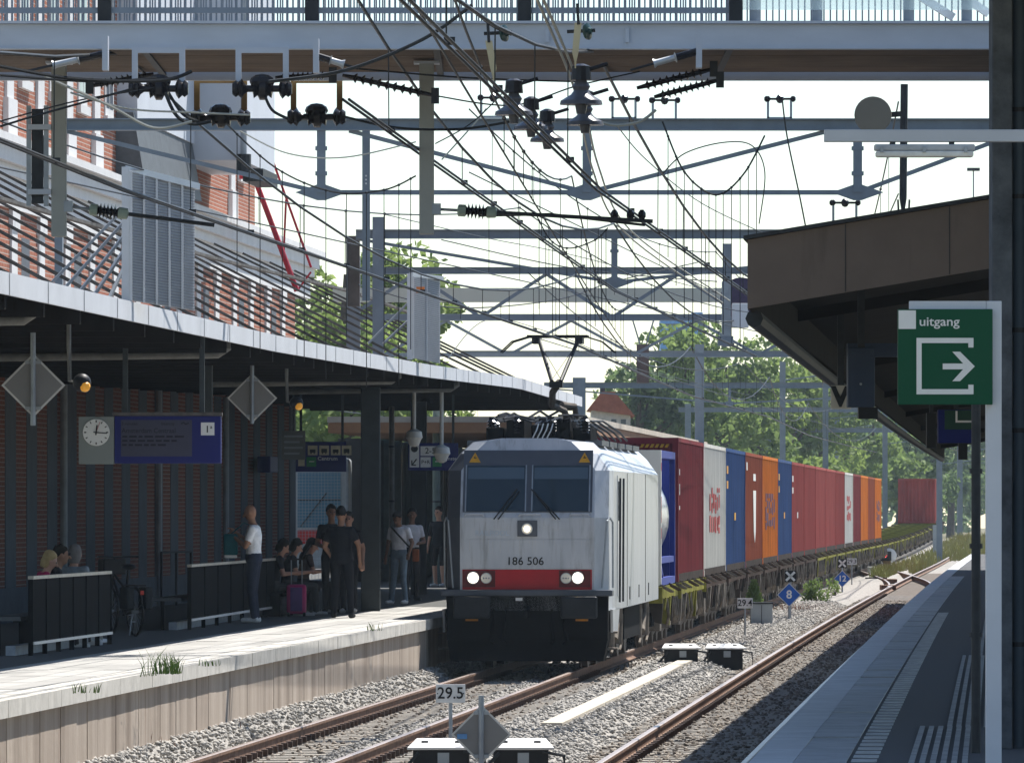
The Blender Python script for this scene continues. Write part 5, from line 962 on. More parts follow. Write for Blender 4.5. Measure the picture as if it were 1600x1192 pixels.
for i in range(12):
    a = i * math.pi / 6; u = Vector((math.sin(a), 0, math.cos(a))); MB().bar(Vector(cc) + u * r * .74 + Vector((0, -.003, 0)), Vector(cc) + u * r * .9 + Vector((0, -.003, 0)), .003, r * .07 if i % 3 else r * .09, up=Vector((u.z, 0, -u.x))).build('hour_mark', BLACK, t)
for a, l, w_, mt in ((math.radians(7), .55, .1, BLACK), (math.radians(95), .8, .08, BLACK), (math.radians(20), .85, .03, RED)):
    u = Vector((math.sin(a), 0, math.cos(a))); MB().bar(Vector(cc) - u * r * .2 + Vector((0, -.008 - w_ * .03, 0)), Vector(cc) + u * r * l + Vector((0, -.008 - w_ * .03, 0)), .003, r * w_, up=Vector((u.z, 0, -u.x))).build('clock_hand', mt, t)
# bench screens
BP = M('black_bench_panel', (.006, .007, .009), .9, 0, .2, 3, spec=.03)
def bench(A, B, label, n, seat=-.55):
    A, B = Vector(A), Vector(B); t = thing('bench_screen', label, 'bench', A); u = (B - A); L = u.length; u /= L; nrm = Vector((-u.y, u.x, 0))
    for i in range(n):
        p, q = A + u * L * i / n, A + u * L * (i + 1) / n; MB().bar(p + u * .03 + Vector((0, 0, .55)), q - u * .03 + Vector((0, 0, .55)), .03, .76).build('back_panel', BP, t)
    for i in range(n + 1): p = A + u * L * i / n; MB().bar(p + Vector((0, 0, 0)), p + Vector((0, 0, .93)), .06, .06).build('leg', BP, t)
    MB().bar(A + Vector((0, 0, .15)) - nrm * .03, B + Vector((0, 0, .15)) - nrm * .03, .03, .035).build('lower_rail', SWHITE, t); MB().bar(A + Vector((0, 0, .955)), B + Vector((0, 0, .955)), .07, .04).build('top_rail', M('pale_rail', (.45, .42, .36), .5), t)
    MB().bar(A + nrm * .35 + Vector((0, 0, .45)), B + nrm * .35 + Vector((0, 0, .45)), .45, .05).build('seat', M('seat_grey', (.10, .11, .12), .6), t)
    for i in range(0, n + 1, 2): p = A + u * L * i / n + nrm * .4; MB().bar(p, p + Vector((0, 0, .43)), .05, .05).build('seat_leg', BP, t)
    MB().bar(A + nrm * .25 + Vector((0, 0, .06)), B + nrm * .25 + Vector((0, 0, .06)), .12, .12).build('concrete_foot', M('blue_grey_foot', (.30, .34, .40), .7), t)
bench(GP(48, 1024, PLAT), GP(171, 1006, PLAT), 'black slatted bench screen at far left with seated people behind it', 6); bench(GP(296, 984, PLAT), GP(432, 961, PLAT), 'black slatted bench screen behind the bald man', 7)
t = thing('metal_railing', 'dark metal railing between the two benches against the wall', 'railing', GP(255, 948, PLAT)); p, q = GP(252, 947, PLAT), GP(298, 944, PLAT)
for z in (.12, 1.0): MB().tube([p + Vector((0, 0, z)), q + Vector((0, 0, z))], .022, 6).build('rail', BLACK, t)
for u in (0, .5, 1): c = p.lerp(q, u); MB().tube([c, c + Vector((0, 0, 1.0))], .022, 6).build('upright', BLACK, t)
# hanging signs deeper under the canopy
YB = M('lit_cream', (.55, .50, .36), .5); D = 150.0
t = thing('direction_sign', 'blue direction sign reading Centrum with cream pictograms', 'sign', P(500, 737, D)); MB().b2(sx(462), sx(541), D, D + .15, sz(737), sz(690)).build('board', BLUE, t)
for i, px_ in enumerate((481, 499, 517, 534)):
    pc = MB().b2(sx(px_), sx(px_ + 15), D - .006, D - .0005, sz(711), sz(696)).build('pictogram_plate', YB, t); MB().b2(sx(px_ + 3), sx(px_ + 12), D - .01, D - .0065, sz(707), sz(702 - (i % 2))).build('pictogram', BLACK, pc)
    for q in (4, 9): MB().lathe((sx(px_ + q + 1), D - .007, sz(708)), (0, -1, 0), [(0, .016), (.003, .016)], 8).build('pictogram_wheel', BLACK, pc)
text_mesh('lettering', 'Centrum', 8.5 * D / F, SWHITE, t, LP(t, (sx(512), D - .004, sz(716.5))), depth=.001, bold=.001)
gp = MB().b2(sx(479), sx(494), D - .006, D - .0005, sz(729), sz(714)).build('exit_panel', M('lit_green', (.01, .22, .07), .4), t); MB().bar((sx(483), D - .008, sz(721)), (sx(491), D - .008, sz(721)), .003, .02).build('exit_arrow', SWHITE, gp); MB().b2(sx(466), sx(476), D - .006, D - .0005, sz(728), sz(718)).build('plate', YB, t)
for px_ in (470, 535): MB().b2(sx(px_ - 2), sx(px_ + 2), D + .05, D + .09, sz(690), 5.2).build('hanger', DGREY, t)
t = thing('platform_sign', 'blue sign with platform numbers 2-5 and arrow beside the camera dome', 'sign', P(670, 735, D)); MB().b2(sx(638), sx(716), D, D + .15, sz(735), sz(692)).build('board', BLUE, t)
for x0, y0, x1, y1, s_ in ((640, 693, 655, 730, ''), (657, 697, 688, 712, '2-5'), (657, 714, 673, 730, 'P+R'), (676, 714, 690, 729, '')):
    MB().b2(sx(x0), sx(x1), D - .006, D - .0005, sz(y1), sz(y0)).build('plate', SWHITE if x0 < 670 else _m['lit_green'], t)
    if s_: text_mesh('lettering', s_, (13 if s_ == '2-5' else 8) * D / F, BLACK, t, LP(t, (sx((x0 + x1) / 2), D - .01, sz((y0 + y1) / 2))), depth=.001, bold=.001)
MB().lathe((sx(647.5), D - .006, sz(701)), (0, -1, 0), [(0, .07), (.004, .07)], 16).build('round_pictogram', BLACK, t); m = MB(); m.bar((sx(651), D - .009, sz(717)), (sx(644), D - .009, sz(726)), .003, .025); m.bar((sx(643), D - .009, sz(726.5)), (sx(650), D - .009, sz(726.5)), .003, .025); m.bar((sx(643.5), D - .009, sz(719)), (sx(643.5), D - .009, sz(727)), .003, .025, up=Vector((1, 0, 0))); m.build('arrow', BLACK, t)
text_mesh('lettering', 'Amste', 8 * D / F, SWHITE, t, LP(t, (sx(703), D - .004, sz(716.5))), depth=.001); MB().bar((sx(680), D - .008, sz(721)), (sx(687), D - .008, sz(721)), .003, .02).build('exit_arrow', SWHITE, t)
for px_ in (645, 708): MB().b2(sx(px_ - 2), sx(px_ + 2), D + .05, D + .09, sz(692), 5.2).build('hanger', DGREY, t)
for px_, py_, d_, lb in ((647, 682, 140, 'white camera dome hanging left of the 2-5 sign'), (690, 707, 138, 'white camera dome hanging right of the 2-5 sign')):
    c = P(px_, py_, d_); t = thing('camera_dome', lb, 'camera', c, group='camera domes'); MB().lathe(c + Vector((0, 0, .14)), (0, 0, -1), [(0, .05), (.05, .14), (.16, .16), (.2, .13), (.3, .09), (.33, .03)], 16).build('dome', M('camera_white', (.55, .54, .5), .4), t, smooth=True); MB().tube([c + Vector((0, 0, .13)), Vector((c.x, d_, zf(d_) + .1))], .035, 8).build('stem', _m['camera_white'], t)
for px_, py_, d_, lb in ((128, 598, 80, 'round lamp with amber glow hanging at far left'), (463, 630, 108, 'round lamp with amber glow right of the second diamond sign')):
    c = P(px_, py_, d_); t = thing('canopy_lamp', lb, 'lamp', c, group='round canopy lamps'); MB().ball(c, .1, 12, 8).build('housing', BLACK, t, smooth=True); MB().ball(c + Vector((.035, -.05, -.04)), .06, 10, 6).build('amber_lens', glow('amber', (.8, .36, .03), .12), t); MB().tube([c, c + Vector((-.13, 0, .02)), c + Vector((-.14, 0, .4)), Vector((c.x - .14, d_, zf(d_) + .1))], .025, 6).build('stem', PIPE, t)
for px_, yt, yb, d_, w_, lb, mt in ((585, 650, 935, 146, .075, 'grey downpipe beside the dark column', PIPE), (612, 690, 930, 165, .06, 'thin grey pipe behind the man in the white T-shirt', PIPE), (655, 735, 925, 168, .07, 'grey-green pipe below the 2-5 sign', M('green_grey', (.13, .17, .16), .6)), (682, 735, 915, 175, .09, 'grey-green post beside the locomotive', _m['green_grey'] if 'green_grey' in _m else PIPE)):
    c = P(px_, yt, d_); t = thing('pipe', lb, 'pipe', (c.x, d_, PLAT)); MB().tube([(c.x, d_, PLAT), (c.x, d_, zf(d_) + .1)], w_, 10).build('pipe', mt, t, smooth=True); [MB().tube([(c.x, d_, z), (c.x, d_, z + .04)], w_ * 1.2, 10).build('clamp', DSTEEL, t) for z in (1.6, 2.8, 4.0)]
# glazed wing beyond the brick wall
t = thing('glazed_wing', 'dark glazed station wing behind the platform beside the locomotive', 'building', T(WALL, 205, PLAT))
for i in range(14):
    d_ = 186.5 + i * 3.5; MB().hexa(along(WALL - .1, WALL - .05, PLAT + .3, 4.4, d_ + .15, d_ + 3.35)).build('pane', glass('wing_glass', (.02, .035, .035), .1), t); MB().hexa(along(WALL - .15, WALL + .1, PLAT, 4.42, d_ - .14, d_ + .14)).build('mullion', _m['green_grey'], t)
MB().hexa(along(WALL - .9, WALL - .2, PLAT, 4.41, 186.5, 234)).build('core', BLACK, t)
# vehicle seen through the passage
t = thing('parked_vehicle', 'parked blue and white vehicle with red bumper seen through the passage', 'vehicle', P(500, 870, 182.5)); D = 182.5
MB().b2(sx(420), sx(545), D, D + 3.4, sz(888), sz(715)).build('body', M('vehicle_grey', (.40, .43, .45), .4, .1), t, world=True, bevel=.08); MB().b2(sx(430), sx(533), D - .03, D - .001, sz(824), sz(738)).build('windscreen', glass('vehicle_glass', (.05, .16, .24), .15), t); MB().b2(sx(425), sx(540), D - .06, D - .002, sz(850), sz(828)).build('red_bumper', M('vehicle_red', (.50, .03, .03), .45), t, bevel=.03); MB().tube([(sx(470), D - .05, sz(822)), (sx(510), D - .05, sz(770))], .015, 6).build('wiper', BLACK, t)
for q in (445, 525): MB().lathe((sx(q), D + 1.2, sz(880)), (1, 0, 0), [(0, .3), (.02, .45), (.25, .45), (.27, .2)], 20).build('wheel', BLACK, t)
MB().lathe((sx(437), D - .03, sz(838)), (0, -1, 0), [(0, .09), (.03, .08)], 12).build('headlight', SWHITE, t); MB().b2(sx(430), sx(533), D - .035, D - .031, sz(782), sz(780)).build('glass_joint', BLACK, t)
t = thing('wire_fence', 'fine grid fence in front of the parked vehicle', 'fence', P(500, 880, 180)); m = MB(); D = 180.0
for px_ in range(462, 535, 5): m.b2(sx(px_), sx(px_) + .008, D, D + .008, PLAT, sz(738))
for py_ in range(740, 880, 5): m.b2(sx(462), sx(534), D + .01, D + .018, sz(py_), sz(py_) + .008)
m.build('grid', STEEL, t)['kind'] = 'stuff'; [MB().b2(sx(q), sx(q) + .06, D - .02, D + .05, PLAT, sz(730)).build('post', STEEL, t) for q in (461, 535)]
t = thing('bike_stand', 'red tubular frame standing behind the dark column', 'bike stand', GP(576, 938, PLAT)); p = GP(568, 938, PLAT); MB().tube([p, p + Vector((0, 0, 1.25)), p + Vector((.28, 0, 1.25)), p + Vector((.28, 0, 0))], .025, 8).build('hoop', RED, t, smooth=True); MB().tube([p + Vector((0, 0, .85)), p + Vector((.28, 0, .85))], .02, 6).build('crossbar', RED, t)
t = thing('notice_panel', 'pale grey notice board with raised lettering under the canopy', 'sign', P(458, 715, 140)); MB().b2(P(440, 0, 140).x, P(477, 0, 140).x, 140, 140.05, P(0, 718, 140).z, P(0, 673, 140).z).build('panel', M('notice_grey', (.16, .165, .16), .7), t); MB().b2(P(457, 0, 140).x, P(460, 0, 140).x, 140.01, 140.04, P(0, 673, 140).z, 5.0).build('hanger', DGREY, t)
for i in range(4): MB().b2(P(444, 0, 140).x, P(473 - 5 * (i % 2), 0, 140).x, 139.99, 140, P(0, 683 + i * 9, 140).z, P(0, 680 + i * 9, 140).z).build('text_row', GREYP, t)
t = thing('blue_box', 'small blue wall box on a pilaster below the second diamond sign', 'box', P(393, 738, 158)); q = T(WALL + .16, 155, 0); MB().hexa(along(WALL + .17, WALL + .45, P(0, 738, 157).z, P(0, 713, 157).z, 156, 157.6)).build('case', BLUE, t, bevel=.02)
# platform grass tufts
def ptuft(px, py, n, h, label): c = GP(px, py, PLAT); tuft('grass_tuft', [c + Vector((random.gauss(0, .07), random.gauss(0, .2), 0)) for _ in range(n)], h, GRASSG, label, 'grass', kind='stuff', lean=.5, wd=.006, group='grass tufts on the platform edge')
ptuft(267, 1052, 70, .22, 'large green grass tuft growing at the platform edge'); ptuft(230, 1056, 9, .3, 'few thin grass stalks left of the large tuft'); ptuft(330, 1040, 14, .1, 'low grass sprouts right of the large tuft'); ptuft(135, 1082, 16, .1, 'low grass sprouts on the near platform edge'); ptuft(584, 985, 14, .13, 'small grass sprig on the platform edge near the locomotive')
# ---------------------------------------------------------------- people
SKINS = {'light': (.50, .28, .20), 'tan': (.36, .19, .12), 'brown': (.20, .10, .06)}
def pm(nm, c, r=.75): return M('cloth_' + nm, c, r, 0, .18, 14, .15, 60, spec=.08)
def ell(m, pts, rx, ry, n=12):
    pts = [Vector(p) for p in pts]; k = len(pts); vs = []; fs = []
    for i, p in enumerate(pts):
        dr = (pts[min(i + 1, k - 1)] - pts[max(i - 1, 0)]).normalized(); a = Vector((1, 0, 0)); b = dr.cross(a).normalized()
        for j in range(n): th = 2 * math.pi * j / n; vs.append(p + a * rx[i] * math.cos(th) + b * ry[i] * math.sin(th))
    for i in range(k - 1):
        for j in range(n): fs.append((i * n + j, i * n + (j + 1) % n, (i + 1) * n + (j + 1) % n, (i + 1) * n + j))
    m.add(vs, fs + [tuple(range(n)), tuple(range((k - 1) * n, k * n))])
STAND = dict(pelvis=(0, 0, .94), waist=(0, .01, 1.1), chest=(0, .01, 1.32), neck=(0, 0, 1.48), head=(0, .03, 1.66), shR=(.175, 0, 1.405), elR=(.25, -.03, 1.15), haR=(.26, .05, .90), shL=(-.175, 0, 1.405), elL=(-.25, -.03, 1.15), haL=(-.26, .05, .90), hipR=(.09, 0, .92), knR=(.10, .03, .50), anR=(.10, -.02, .09), hipL=(-.09, 0, .92), knL=(-.10, .03, .50), anL=(-.10, -.02, .09))
SIT = dict(pelvis=(0, 0, .53), waist=(0, .0, .68), chest=(0, .05, .90), neck=(0, .09, 1.05), head=(0, .16, 1.20), shR=(.18, .07, 1.0), elR=(.24, .12, .74), haR=(.10, .36, .76), shL=(-.18, .07, 1.0), elL=(-.24, .12, .74), haL=(-.10, .36, .76), hipR=(.09, .03, .52), knR=(.12, .46, .52), anR=(.12, .48, .10), hipL=(-.09, .03, .52), knL=(-.12, .46, .52), anL=(-.12, .42, .10))
def person(label, loc, yaw, pose, scale=1., skin='light', top=(.6, .6, .6), pants=(.03, .03, .05), shoe=(.6, .6, .6), hair=(.02, .015, .01), hairstyle='short', sleeve=.6, shorts=False, look=(0, 1, -.1), over=None, bulk=1., cat='person'):
    J = {k: Vector(v) for k, v in pose.items()}
    if over: J.update({k: Vector(v) for k, v in over.items()})
    m = MB(); E = []
    def limb(a, b, r0, r1, tg):
        a, b = Vector(a), Vector(b); m.tube([a, b], [r0, r1], 10); m.ball(a, r0, 10, 6); m.ball(b, r1, 10, 6); E.append((a, b, r0, r1, tg))
    B = bulk; hd = J['head']; lk = Vector(look).normalized()
    ell(m, [J['pelvis'] + Vector((0, 0, -.07)), J['pelvis'], J['waist'], J['chest'], J['neck'] + Vector((0, 0, -.05)), J['neck']], [.12 * B, .165 * B, .145 * B, .175 * B, .15 * B, .06], [.09 * B, .115 * B, .10 * B, .115 * B, .085 * B, .055], 14)
    E.append((J['waist'], J['chest'].lerp(J['neck'], .2), .13 * B, .13 * B, 'top')); E.append((J['neck'] + Vector((0, 0, .01)), J['neck'] + Vector((0, 0, .03)), .07, .07, 'skin')); E.append((J['pelvis'] + Vector((0, 0, -.05)), J['pelvis'] + Vector((0, 0, .03)), .13 * B, .135 * B, 'pants'))
    limb(J['neck'] - Vector((0, 0, .04)), hd - Vector((0, 0, .05)), .058, .055, 'skin')
    up = Vector((0, 0, 1)); rt = lk.cross(up).normalized(); u2 = rt.cross(lk)
    m.ball(hd, (.078, .095, .118), 14, 10); E.append((hd, hd + Vector((0, 0, .02)), .1, .1, 'skin')); m.ball(hd + lk * .03 - u2 * .07, (.055, .06, .05), 10, 6)
    m.tube([hd + lk * .085 + u2 * .02, hd + lk * .125 - u2 * .025], [.012, .018], 6); m.ball(hd + lk * .12 - u2 * .025, .018, 6, 5)
    for s in (-1, 1):
        m.ball(hd + rt * .08 * s - u2 * .005, (.018, .03, .034), 6, 5); e = hd + lk * .088 + rt * .032 * s + u2 * .015; m.ball(e, .012, 6, 4); E.append((e + lk * .012, e + lk * .012, .016, .016, 'eye'))
    mo = hd + lk * .092 - u2 * .06; E.append((mo - rt * .02, mo + rt * .02, .010, .010, 'lip'))
    for s, S in ((1, 'R'), (-1, 'L')):
        sh, el, ha = J['sh' + S], J['el' + S], J['ha' + S]; limb(J['chest'] * .35 + J['neck'] * .65 - Vector((0, 0, .04)), sh, .07 * B, .062 * B, 'top'); mid = sh.lerp(el, sleeve); limb(sh, mid, .058 * B, .05 * B, 'top'); limb(mid, el, .047 * B, .042, 'skin' if sleeve < .95 else 'top'); limb(el, ha, .041, .027, 'skin')
        dr = (ha - el).normalized(); sd_ = dr.cross(Vector((0, 0, 1))); sd_ = sd_.normalized() if sd_.length > .2 else Vector((0, 1, 0)); nrm_ = sd_.cross(dr); limb(ha, ha + dr * .07, .03, .034, 'skin')
        kn = ha + dr * .085
        for f in range(4): o_ = sd_ * (.027 - .018 * f); L_ = (.068, .078, .074, .06)[f]; limb(kn + o_, kn + o_ + dr * L_ * .55, .0105, .010, 'skin'); limb(kn + o_ + dr * L_ * .55, kn + o_ + dr * L_ * .85 - nrm_ * .03, .010, .008, 'skin')
        limb(ha + dr * .02 + sd_ * .025, ha + dr * .06 + sd_ * .055 - nrm_ * .012, .013, .010, 'skin')
        hp, kn_, an = J['hip' + S], J['kn' + S], J['an' + S]; limb(hp, kn_, .088 * B, .062 * B, 'pants'); mid = kn_.lerp(an, .25); limb(kn_, mid, .06, .058, 'skin' if shorts else 'pants'); limb(mid, an, .058, .042 if shorts else .05, 'skin' if shorts else 'pants')
        tf = J.get('toe' + S, an + Vector((.015 * s, .17, -.045))); limb(an - Vector((0, .03, .045)), tf, .042, .036, 'shoe'); m.ball(an - Vector((0, .02, .03)), .05, 8, 6)
    t = thing('person', label, cat, loc, yaw); t.scale = (scale,) * 3
    raw = bpy.data.meshes.new('raw'); raw.from_pydata(m.v, [], m.f); o = bpy.data.objects.new('raw', raw); col.objects.link(o); rm = o.modifiers.new('r', 'REMESH'); rm.mode = 'VOXEL'; rm.voxel_size = .012; sm = o.modifiers.new('s', 'SMOOTH'); sm.factor = .5; sm.iterations = 3
    dg = bpy.context.evaluated_depsgraph_get(); me = bpy.data.meshes.new_from_object(o.evaluated_get(dg)); bpy.data.objects.remove(o)
    tags = ['skin', 'top', 'pants', 'shoe', 'eye', 'lip']; key = '%s%.2f%.2f%.2f'
    mats = [M('skin_' + skin, SKINS[skin], .55, 0, .08, 10), pm(key % ('t', *top), top), pm(key % ('p', *pants), pants), pm(key % ('s', *shoe), shoe), M('eye_dark', (.02, .015, .012), .3), M('lip_' + skin, [c * f for c, f in zip(SKINS[skin], (.75, .55, .55))], .5)]
    me.materials.clear(); [me.materials.append(q) for q in mats]; n = len(me.polygons); C = np.empty(n * 3); me.polygons.foreach_get('center', C); C = C.reshape(-1, 3); best = np.full(n, 1e9); idx = np.zeros(n, int)
    for a, b, r0, r1, tg in E:
        a, b = np.array(a), np.array(b); ab = b - a; L2 = max(1e-9, ab @ ab); u = np.clip(((C - a) @ ab) / L2, 0, 1); dist = np.linalg.norm(C - (a + u[:, None] * ab), axis=1) - (r0 + (r1 - r0) * u)
        if tg in ('eye', 'lip'): dist = np.where(dist < 0, -5, 1e9)
        w_ = dist < best; best[w_] = dist[w_]; idx[w_] = tags.index(tg)
    me.polygons.foreach_set('material_index', idx.astype(np.int32)); me.polygons.foreach_set('use_smooth', np.ones(n, bool)); me.update()
    bo = bpy.data.objects.new('body', me); col.objects.link(bo); bo.parent = t; me.name = 'body'
    if hairstyle != 'bald':
        h = MB(); h.ball(hd - lk * .02 + u2 * .03, (.09, .105, .112), 16, 10)
        keep = [v for v in h.v]; hm = pm('hair%.2f%.2f' % (hair[0], hair[2]), hair, .6); h2 = MB(); c0 = hd - lk * .02 + u2 * .03
        for q in h.v:
            p = Vector(q); fwd = (p - hd).dot(lk); upz = (p - hd).dot(u2)
            if fwd > .035 and upz < .06: p = p - lk * (fwd - .03)
            if upz < -.02 and hairstyle == 'short': p = p + u2 * (-.02 - upz)
            h2.v.append(tuple(p + Vector((random.gauss(0, .004), random.gauss(0, .004), random.gauss(0, .004)))))
        h2.f = h.f
        if hairstyle == 'long': ell(h2, [hd + u2 * .02 - lk * .05, hd - lk * .09 - u2 * .1, hd - lk * .11 - u2 * .25, hd - lk * .09 - u2 * .38], [.085, .095, .085, .03], [.06, .05, .04, .02], 10)
        if hairstyle == 'bob': ell(h2, [hd + u2 * .05 - lk * .03, hd - lk * .045 - u2 * .05, hd - lk * .04 - u2 * .12], [.10, .105, .07], [.085, .075, .05], 12)
        h2.build('hair', hm, t, world=False, smooth=True)
    return t
def foot(px, py): return GP(px, py, PLAT)
pB = foot(397, 973)
person('bald man in a white polo shirt and navy trousers holding a phone', pB, math.radians(80), STAND, 1.05, 'tan', (.84, .84, .86), (.025, .032, .055), (.62, .62, .62), hairstyle='bald', bulk=1.12, look=(0, 1, -.35), over=dict(elR=(.26, .05, 1.16), haR=(.09, .30, 1.36), elL=(-.24, .08, 1.15), haL=(-.05, .30, 1.30), head=(0, .06, 1.66)))
t = thing('shoulder_bag', 'teal bag with pale base hanging in front of the bald man', 'bag', pB + Vector((-.37, .05, 1.1))); MB().box(pB + Vector((-.37, .03, 1.24)), (.22, .14, .34)).build('pouch', pm('teal', (.01, .10, .12)), t, bevel=.03); MB().box(pB + Vector((-.37, .03, 1.05)), (.2, .13, .05)).build('base', SWHITE, t, bevel=.015); MB().tube([pB + Vector((-.37, .03, 1.4)), pB + Vector((-.16, .03, 1.58)), pB + Vector((.05, .1, 1.5))], .012, 6).build('strap', pm('teal', (.01, .10, .12)), t)
p2 = foot(533, 966)
person('man in black T-shirt and black trousers seen from behind on the platform', p2, math.radians(-8), STAND, 1.03, 'tan', (.012, .013, .018), (.012, .013, .018), (.02, .02, .02), bulk=1.15, hair=(.012, .01, .01), look=(.3, 1, 0), over=dict(elR=(.29, -.03, 1.17), haR=(.30, .02, .9), elL=(-.27, .0, 1.15), haL=(-.2, .17, 1.0), anR=(.17, -.06, .09), knR=(.14, .0, .5), anL=(-.12, .02, .09), pelvis=(.02, 0, .94)))
person('man with dark cap of hair facing the camera left behind the man in black', foot(518, 957), math.radians(178), STAND, 1.05, 'tan', (.015, .016, .02), (.014, .014, .018), (.02, .02, .02), look=(-.3, 1, -.1), over=dict(elR=(.24, .0, 1.14), haR=(.1, .24, 1.08), elL=(-.25, .02, 1.13), haL=(-.12, .23, 1.02))); person('shorter man with white trainers facing the camera behind the man in black', foot(545, 958), math.radians(172), STAND, .98, 'light', (.02, .02, .024), (.015, .015, .02), (.65, .65, .65))
p5 = foot(624, 944)
person('young man in white T-shirt and ripped light jeans looking down', p5, math.radians(155), STAND, 1.0, 'brown', (.82, .81, .85), (.16, .22, .28), (.6, .6, .6), hair=(.01, .008, .007), look=(.15, 1, -.75), over=dict(head=(.0, .09, 1.63), elL=(-.27, .0, 1.16), haL=(-.27, .13, .98), anR=(.15, .03, .09), anL=(-.12, -.02, .09)))
t = thing('crossbody_bag', 'brown leather bag on a black cross strap of the man in white', 'bag', p5 + Vector((.30, -.05, .8))); MB().box(p5 + Vector((.31, -.06, .93)), (.13, .2, .24)).build('pouch', pm('brownbag', (.22, .06, .02)), t, bevel=.03); MB().tube([p5 + Vector((-.16, -.06, 1.47)), p5 + Vector((-.05, -.15, 1.35)), p5 + Vector((.16, -.15, 1.12)), p5 + Vector((.27, -.08, 1.02))], .018, 6).build('strap', BLACK, t)
person('man in a white shirt half hidden behind the man looking down', foot(643, 939), math.radians(200), STAND, 1.02, 'brown', (.60, .60, .64), (.02, .02, .025), (.03, .03, .03), hair=(.012, .01, .01), look=(.4, 1, -.2), over=dict(elL=(-.24, .04, 1.14), haL=(-.08, .26, 1.12), anR=(.13, .06, .09)))
person('person in dark jacket and shorts standing beside the locomotive', foot(686, 917), math.radians(150), STAND, 1.04, 'light', (.014, .014, .018), (.014, .014, .018), (.6, .6, .6), shorts=True, sleeve=1.0)
def sitter(px, d, label, yaw, **k): c = P(px, 0, d); return person(label, (c.x, d, PLAT - .04), math.radians(yaw), SIT, **k)
sitter(428, 126.6, 'seated woman with dark hair in black leaning over her phone, first from the bench end', -80, skin='light', top=(.02, .02, .025), pants=(.07, .075, .08), hair=(.02, .015, .012), hairstyle='bob', look=(0, 1, -.7), scale=1.0); sitter(449, 128.4, 'seated woman with dark hair holding a phone, middle of the three', -80, skin='light', top=(.015, .015, .018), pants=(.05, .055, .06), hair=(.015, .012, .01), hairstyle='bob', look=(0, 1, -.6)); sitter(474, 131, 'seated woman with long black hair and beige shoulder strap, right of the three', -75, skin='light', top=(.10, .07, .06), pants=(.02, .02, .025), hair=(.012, .01, .01), hairstyle='long', look=(0, 1, -.4))
sitter(60, 97.5, 'seated blonde woman in a pink top behind the left bench screen', -75, skin='light', top=(.45, .02, .10), pants=(.05, .05, .06), hair=(.42, .30, .14), hairstyle='bob', look=(.2, 1, -.5), scale=.97)
pd = sitter(77, 99, 'seated dark-haired person with sunglasses behind the left bench screen', -80, skin='tan', top=(.02, .02, .025), hair=(.02, .014, .012), look=(.1, 1, -.1), scale=1.02); MB().box((0, .255, 1.215), (.13, .03, .035)).build('sunglasses', BLACK, pd, world=False)
sitter(110, 100.5, 'seated grey-haired person in grey top behind the left bench screen', -20, skin='light', top=(.20, .24, .28), pants=(.30, .28, .24), hair=(.16, .15, .15), hairstyle='bob', scale=1.02, over=dict(anR=(.2, .5, .1)))
t = thing('wooden_bench', 'low dark bench under the seated people at far left', 'bench', P(85, 0, 99) * 1); A, B = Vector((P(52, 0, 96).x - .05, 96, PLAT)), Vector((P(115, 0, 102).x - .05, 102, PLAT)); MB().bar(A + Vector((0, 0, .37)), B + Vector((0, 0, .37)), .42, .06).build('seat', BP, t); [MB().bar(A.lerp(B, u), A.lerp(B, u) + Vector((0, 0, .34)), .3, .06).build('leg', BP, t) for u in (.03, .35, .65, .97)]
t = thing('low_bench', 'low dark bench under the three seated women', 'bench', P(450, 0, 129)); A, B = Vector((P(422, 0, 125.4).x, 125.4, PLAT)), Vector((P(482, 0, 132.4).x, 132.4, PLAT)); MB().bar(A + Vector((0, 0, .37)), B + Vector((0, 0, .37)), .42, .06).build('seat', BP, t); [MB().bar(A.lerp(B, u), A.lerp(B, u) + Vector((0, 0, .34)), .3, .06).build('leg', BP, t) for u in (.03, .35, .65, .97)]
c = foot(463, 963); t = thing('suitcase', 'bright pink suitcase with extended handle in front of the seated women', 'suitcase', c); MB().box(c + Vector((0, .1, .29)), (.33, .24, .5)).build('shell', M('pink_shell', (.45, .02, .17), .4, 0, .1, 3), t, bevel=.05); MB().box(c + Vector((0, -.025, .29)), (.2, .02, .4)).build('pocket', M('violet_panel', (.12, .05, .22), .5), t, bevel=.01)
for s in (-.09, .09): MB().tube([c + Vector((s, .2, .5)), c + Vector((s, .2, .95))], .01, 6).build('handle_rod', STEEL, t)
MB().bar(c + Vector((-.1, .2, .96)), c + Vector((.1, .2, .96)), .03, .03).build('handle_grip', BLACK, t); [MB().tube([c + Vector((s - .02, y, .035)), c + Vector((s + .02, y, .035))], .035, 10).build('wheel', BLACK, t) for s in (-.13, .13) for y in (0, .2)]
c = foot(442, 962); t = thing('travel_bag', 'striped grey travel bag left of the pink suitcase', 'bag', c); MB().ball(c + Vector((0, .1, .2)), (.14, .2, .2), 12, 8).build('bag', pm('stripe', (.18, .19, .21)), t, smooth=True); MB().tube([c + Vector((-.08, .1, .36)), c + Vector((-.06, .1, .5)), c + Vector((.06, .1, .5)), c + Vector((.08, .1, .36))], .012, 6).build('handle', BLACK, t)
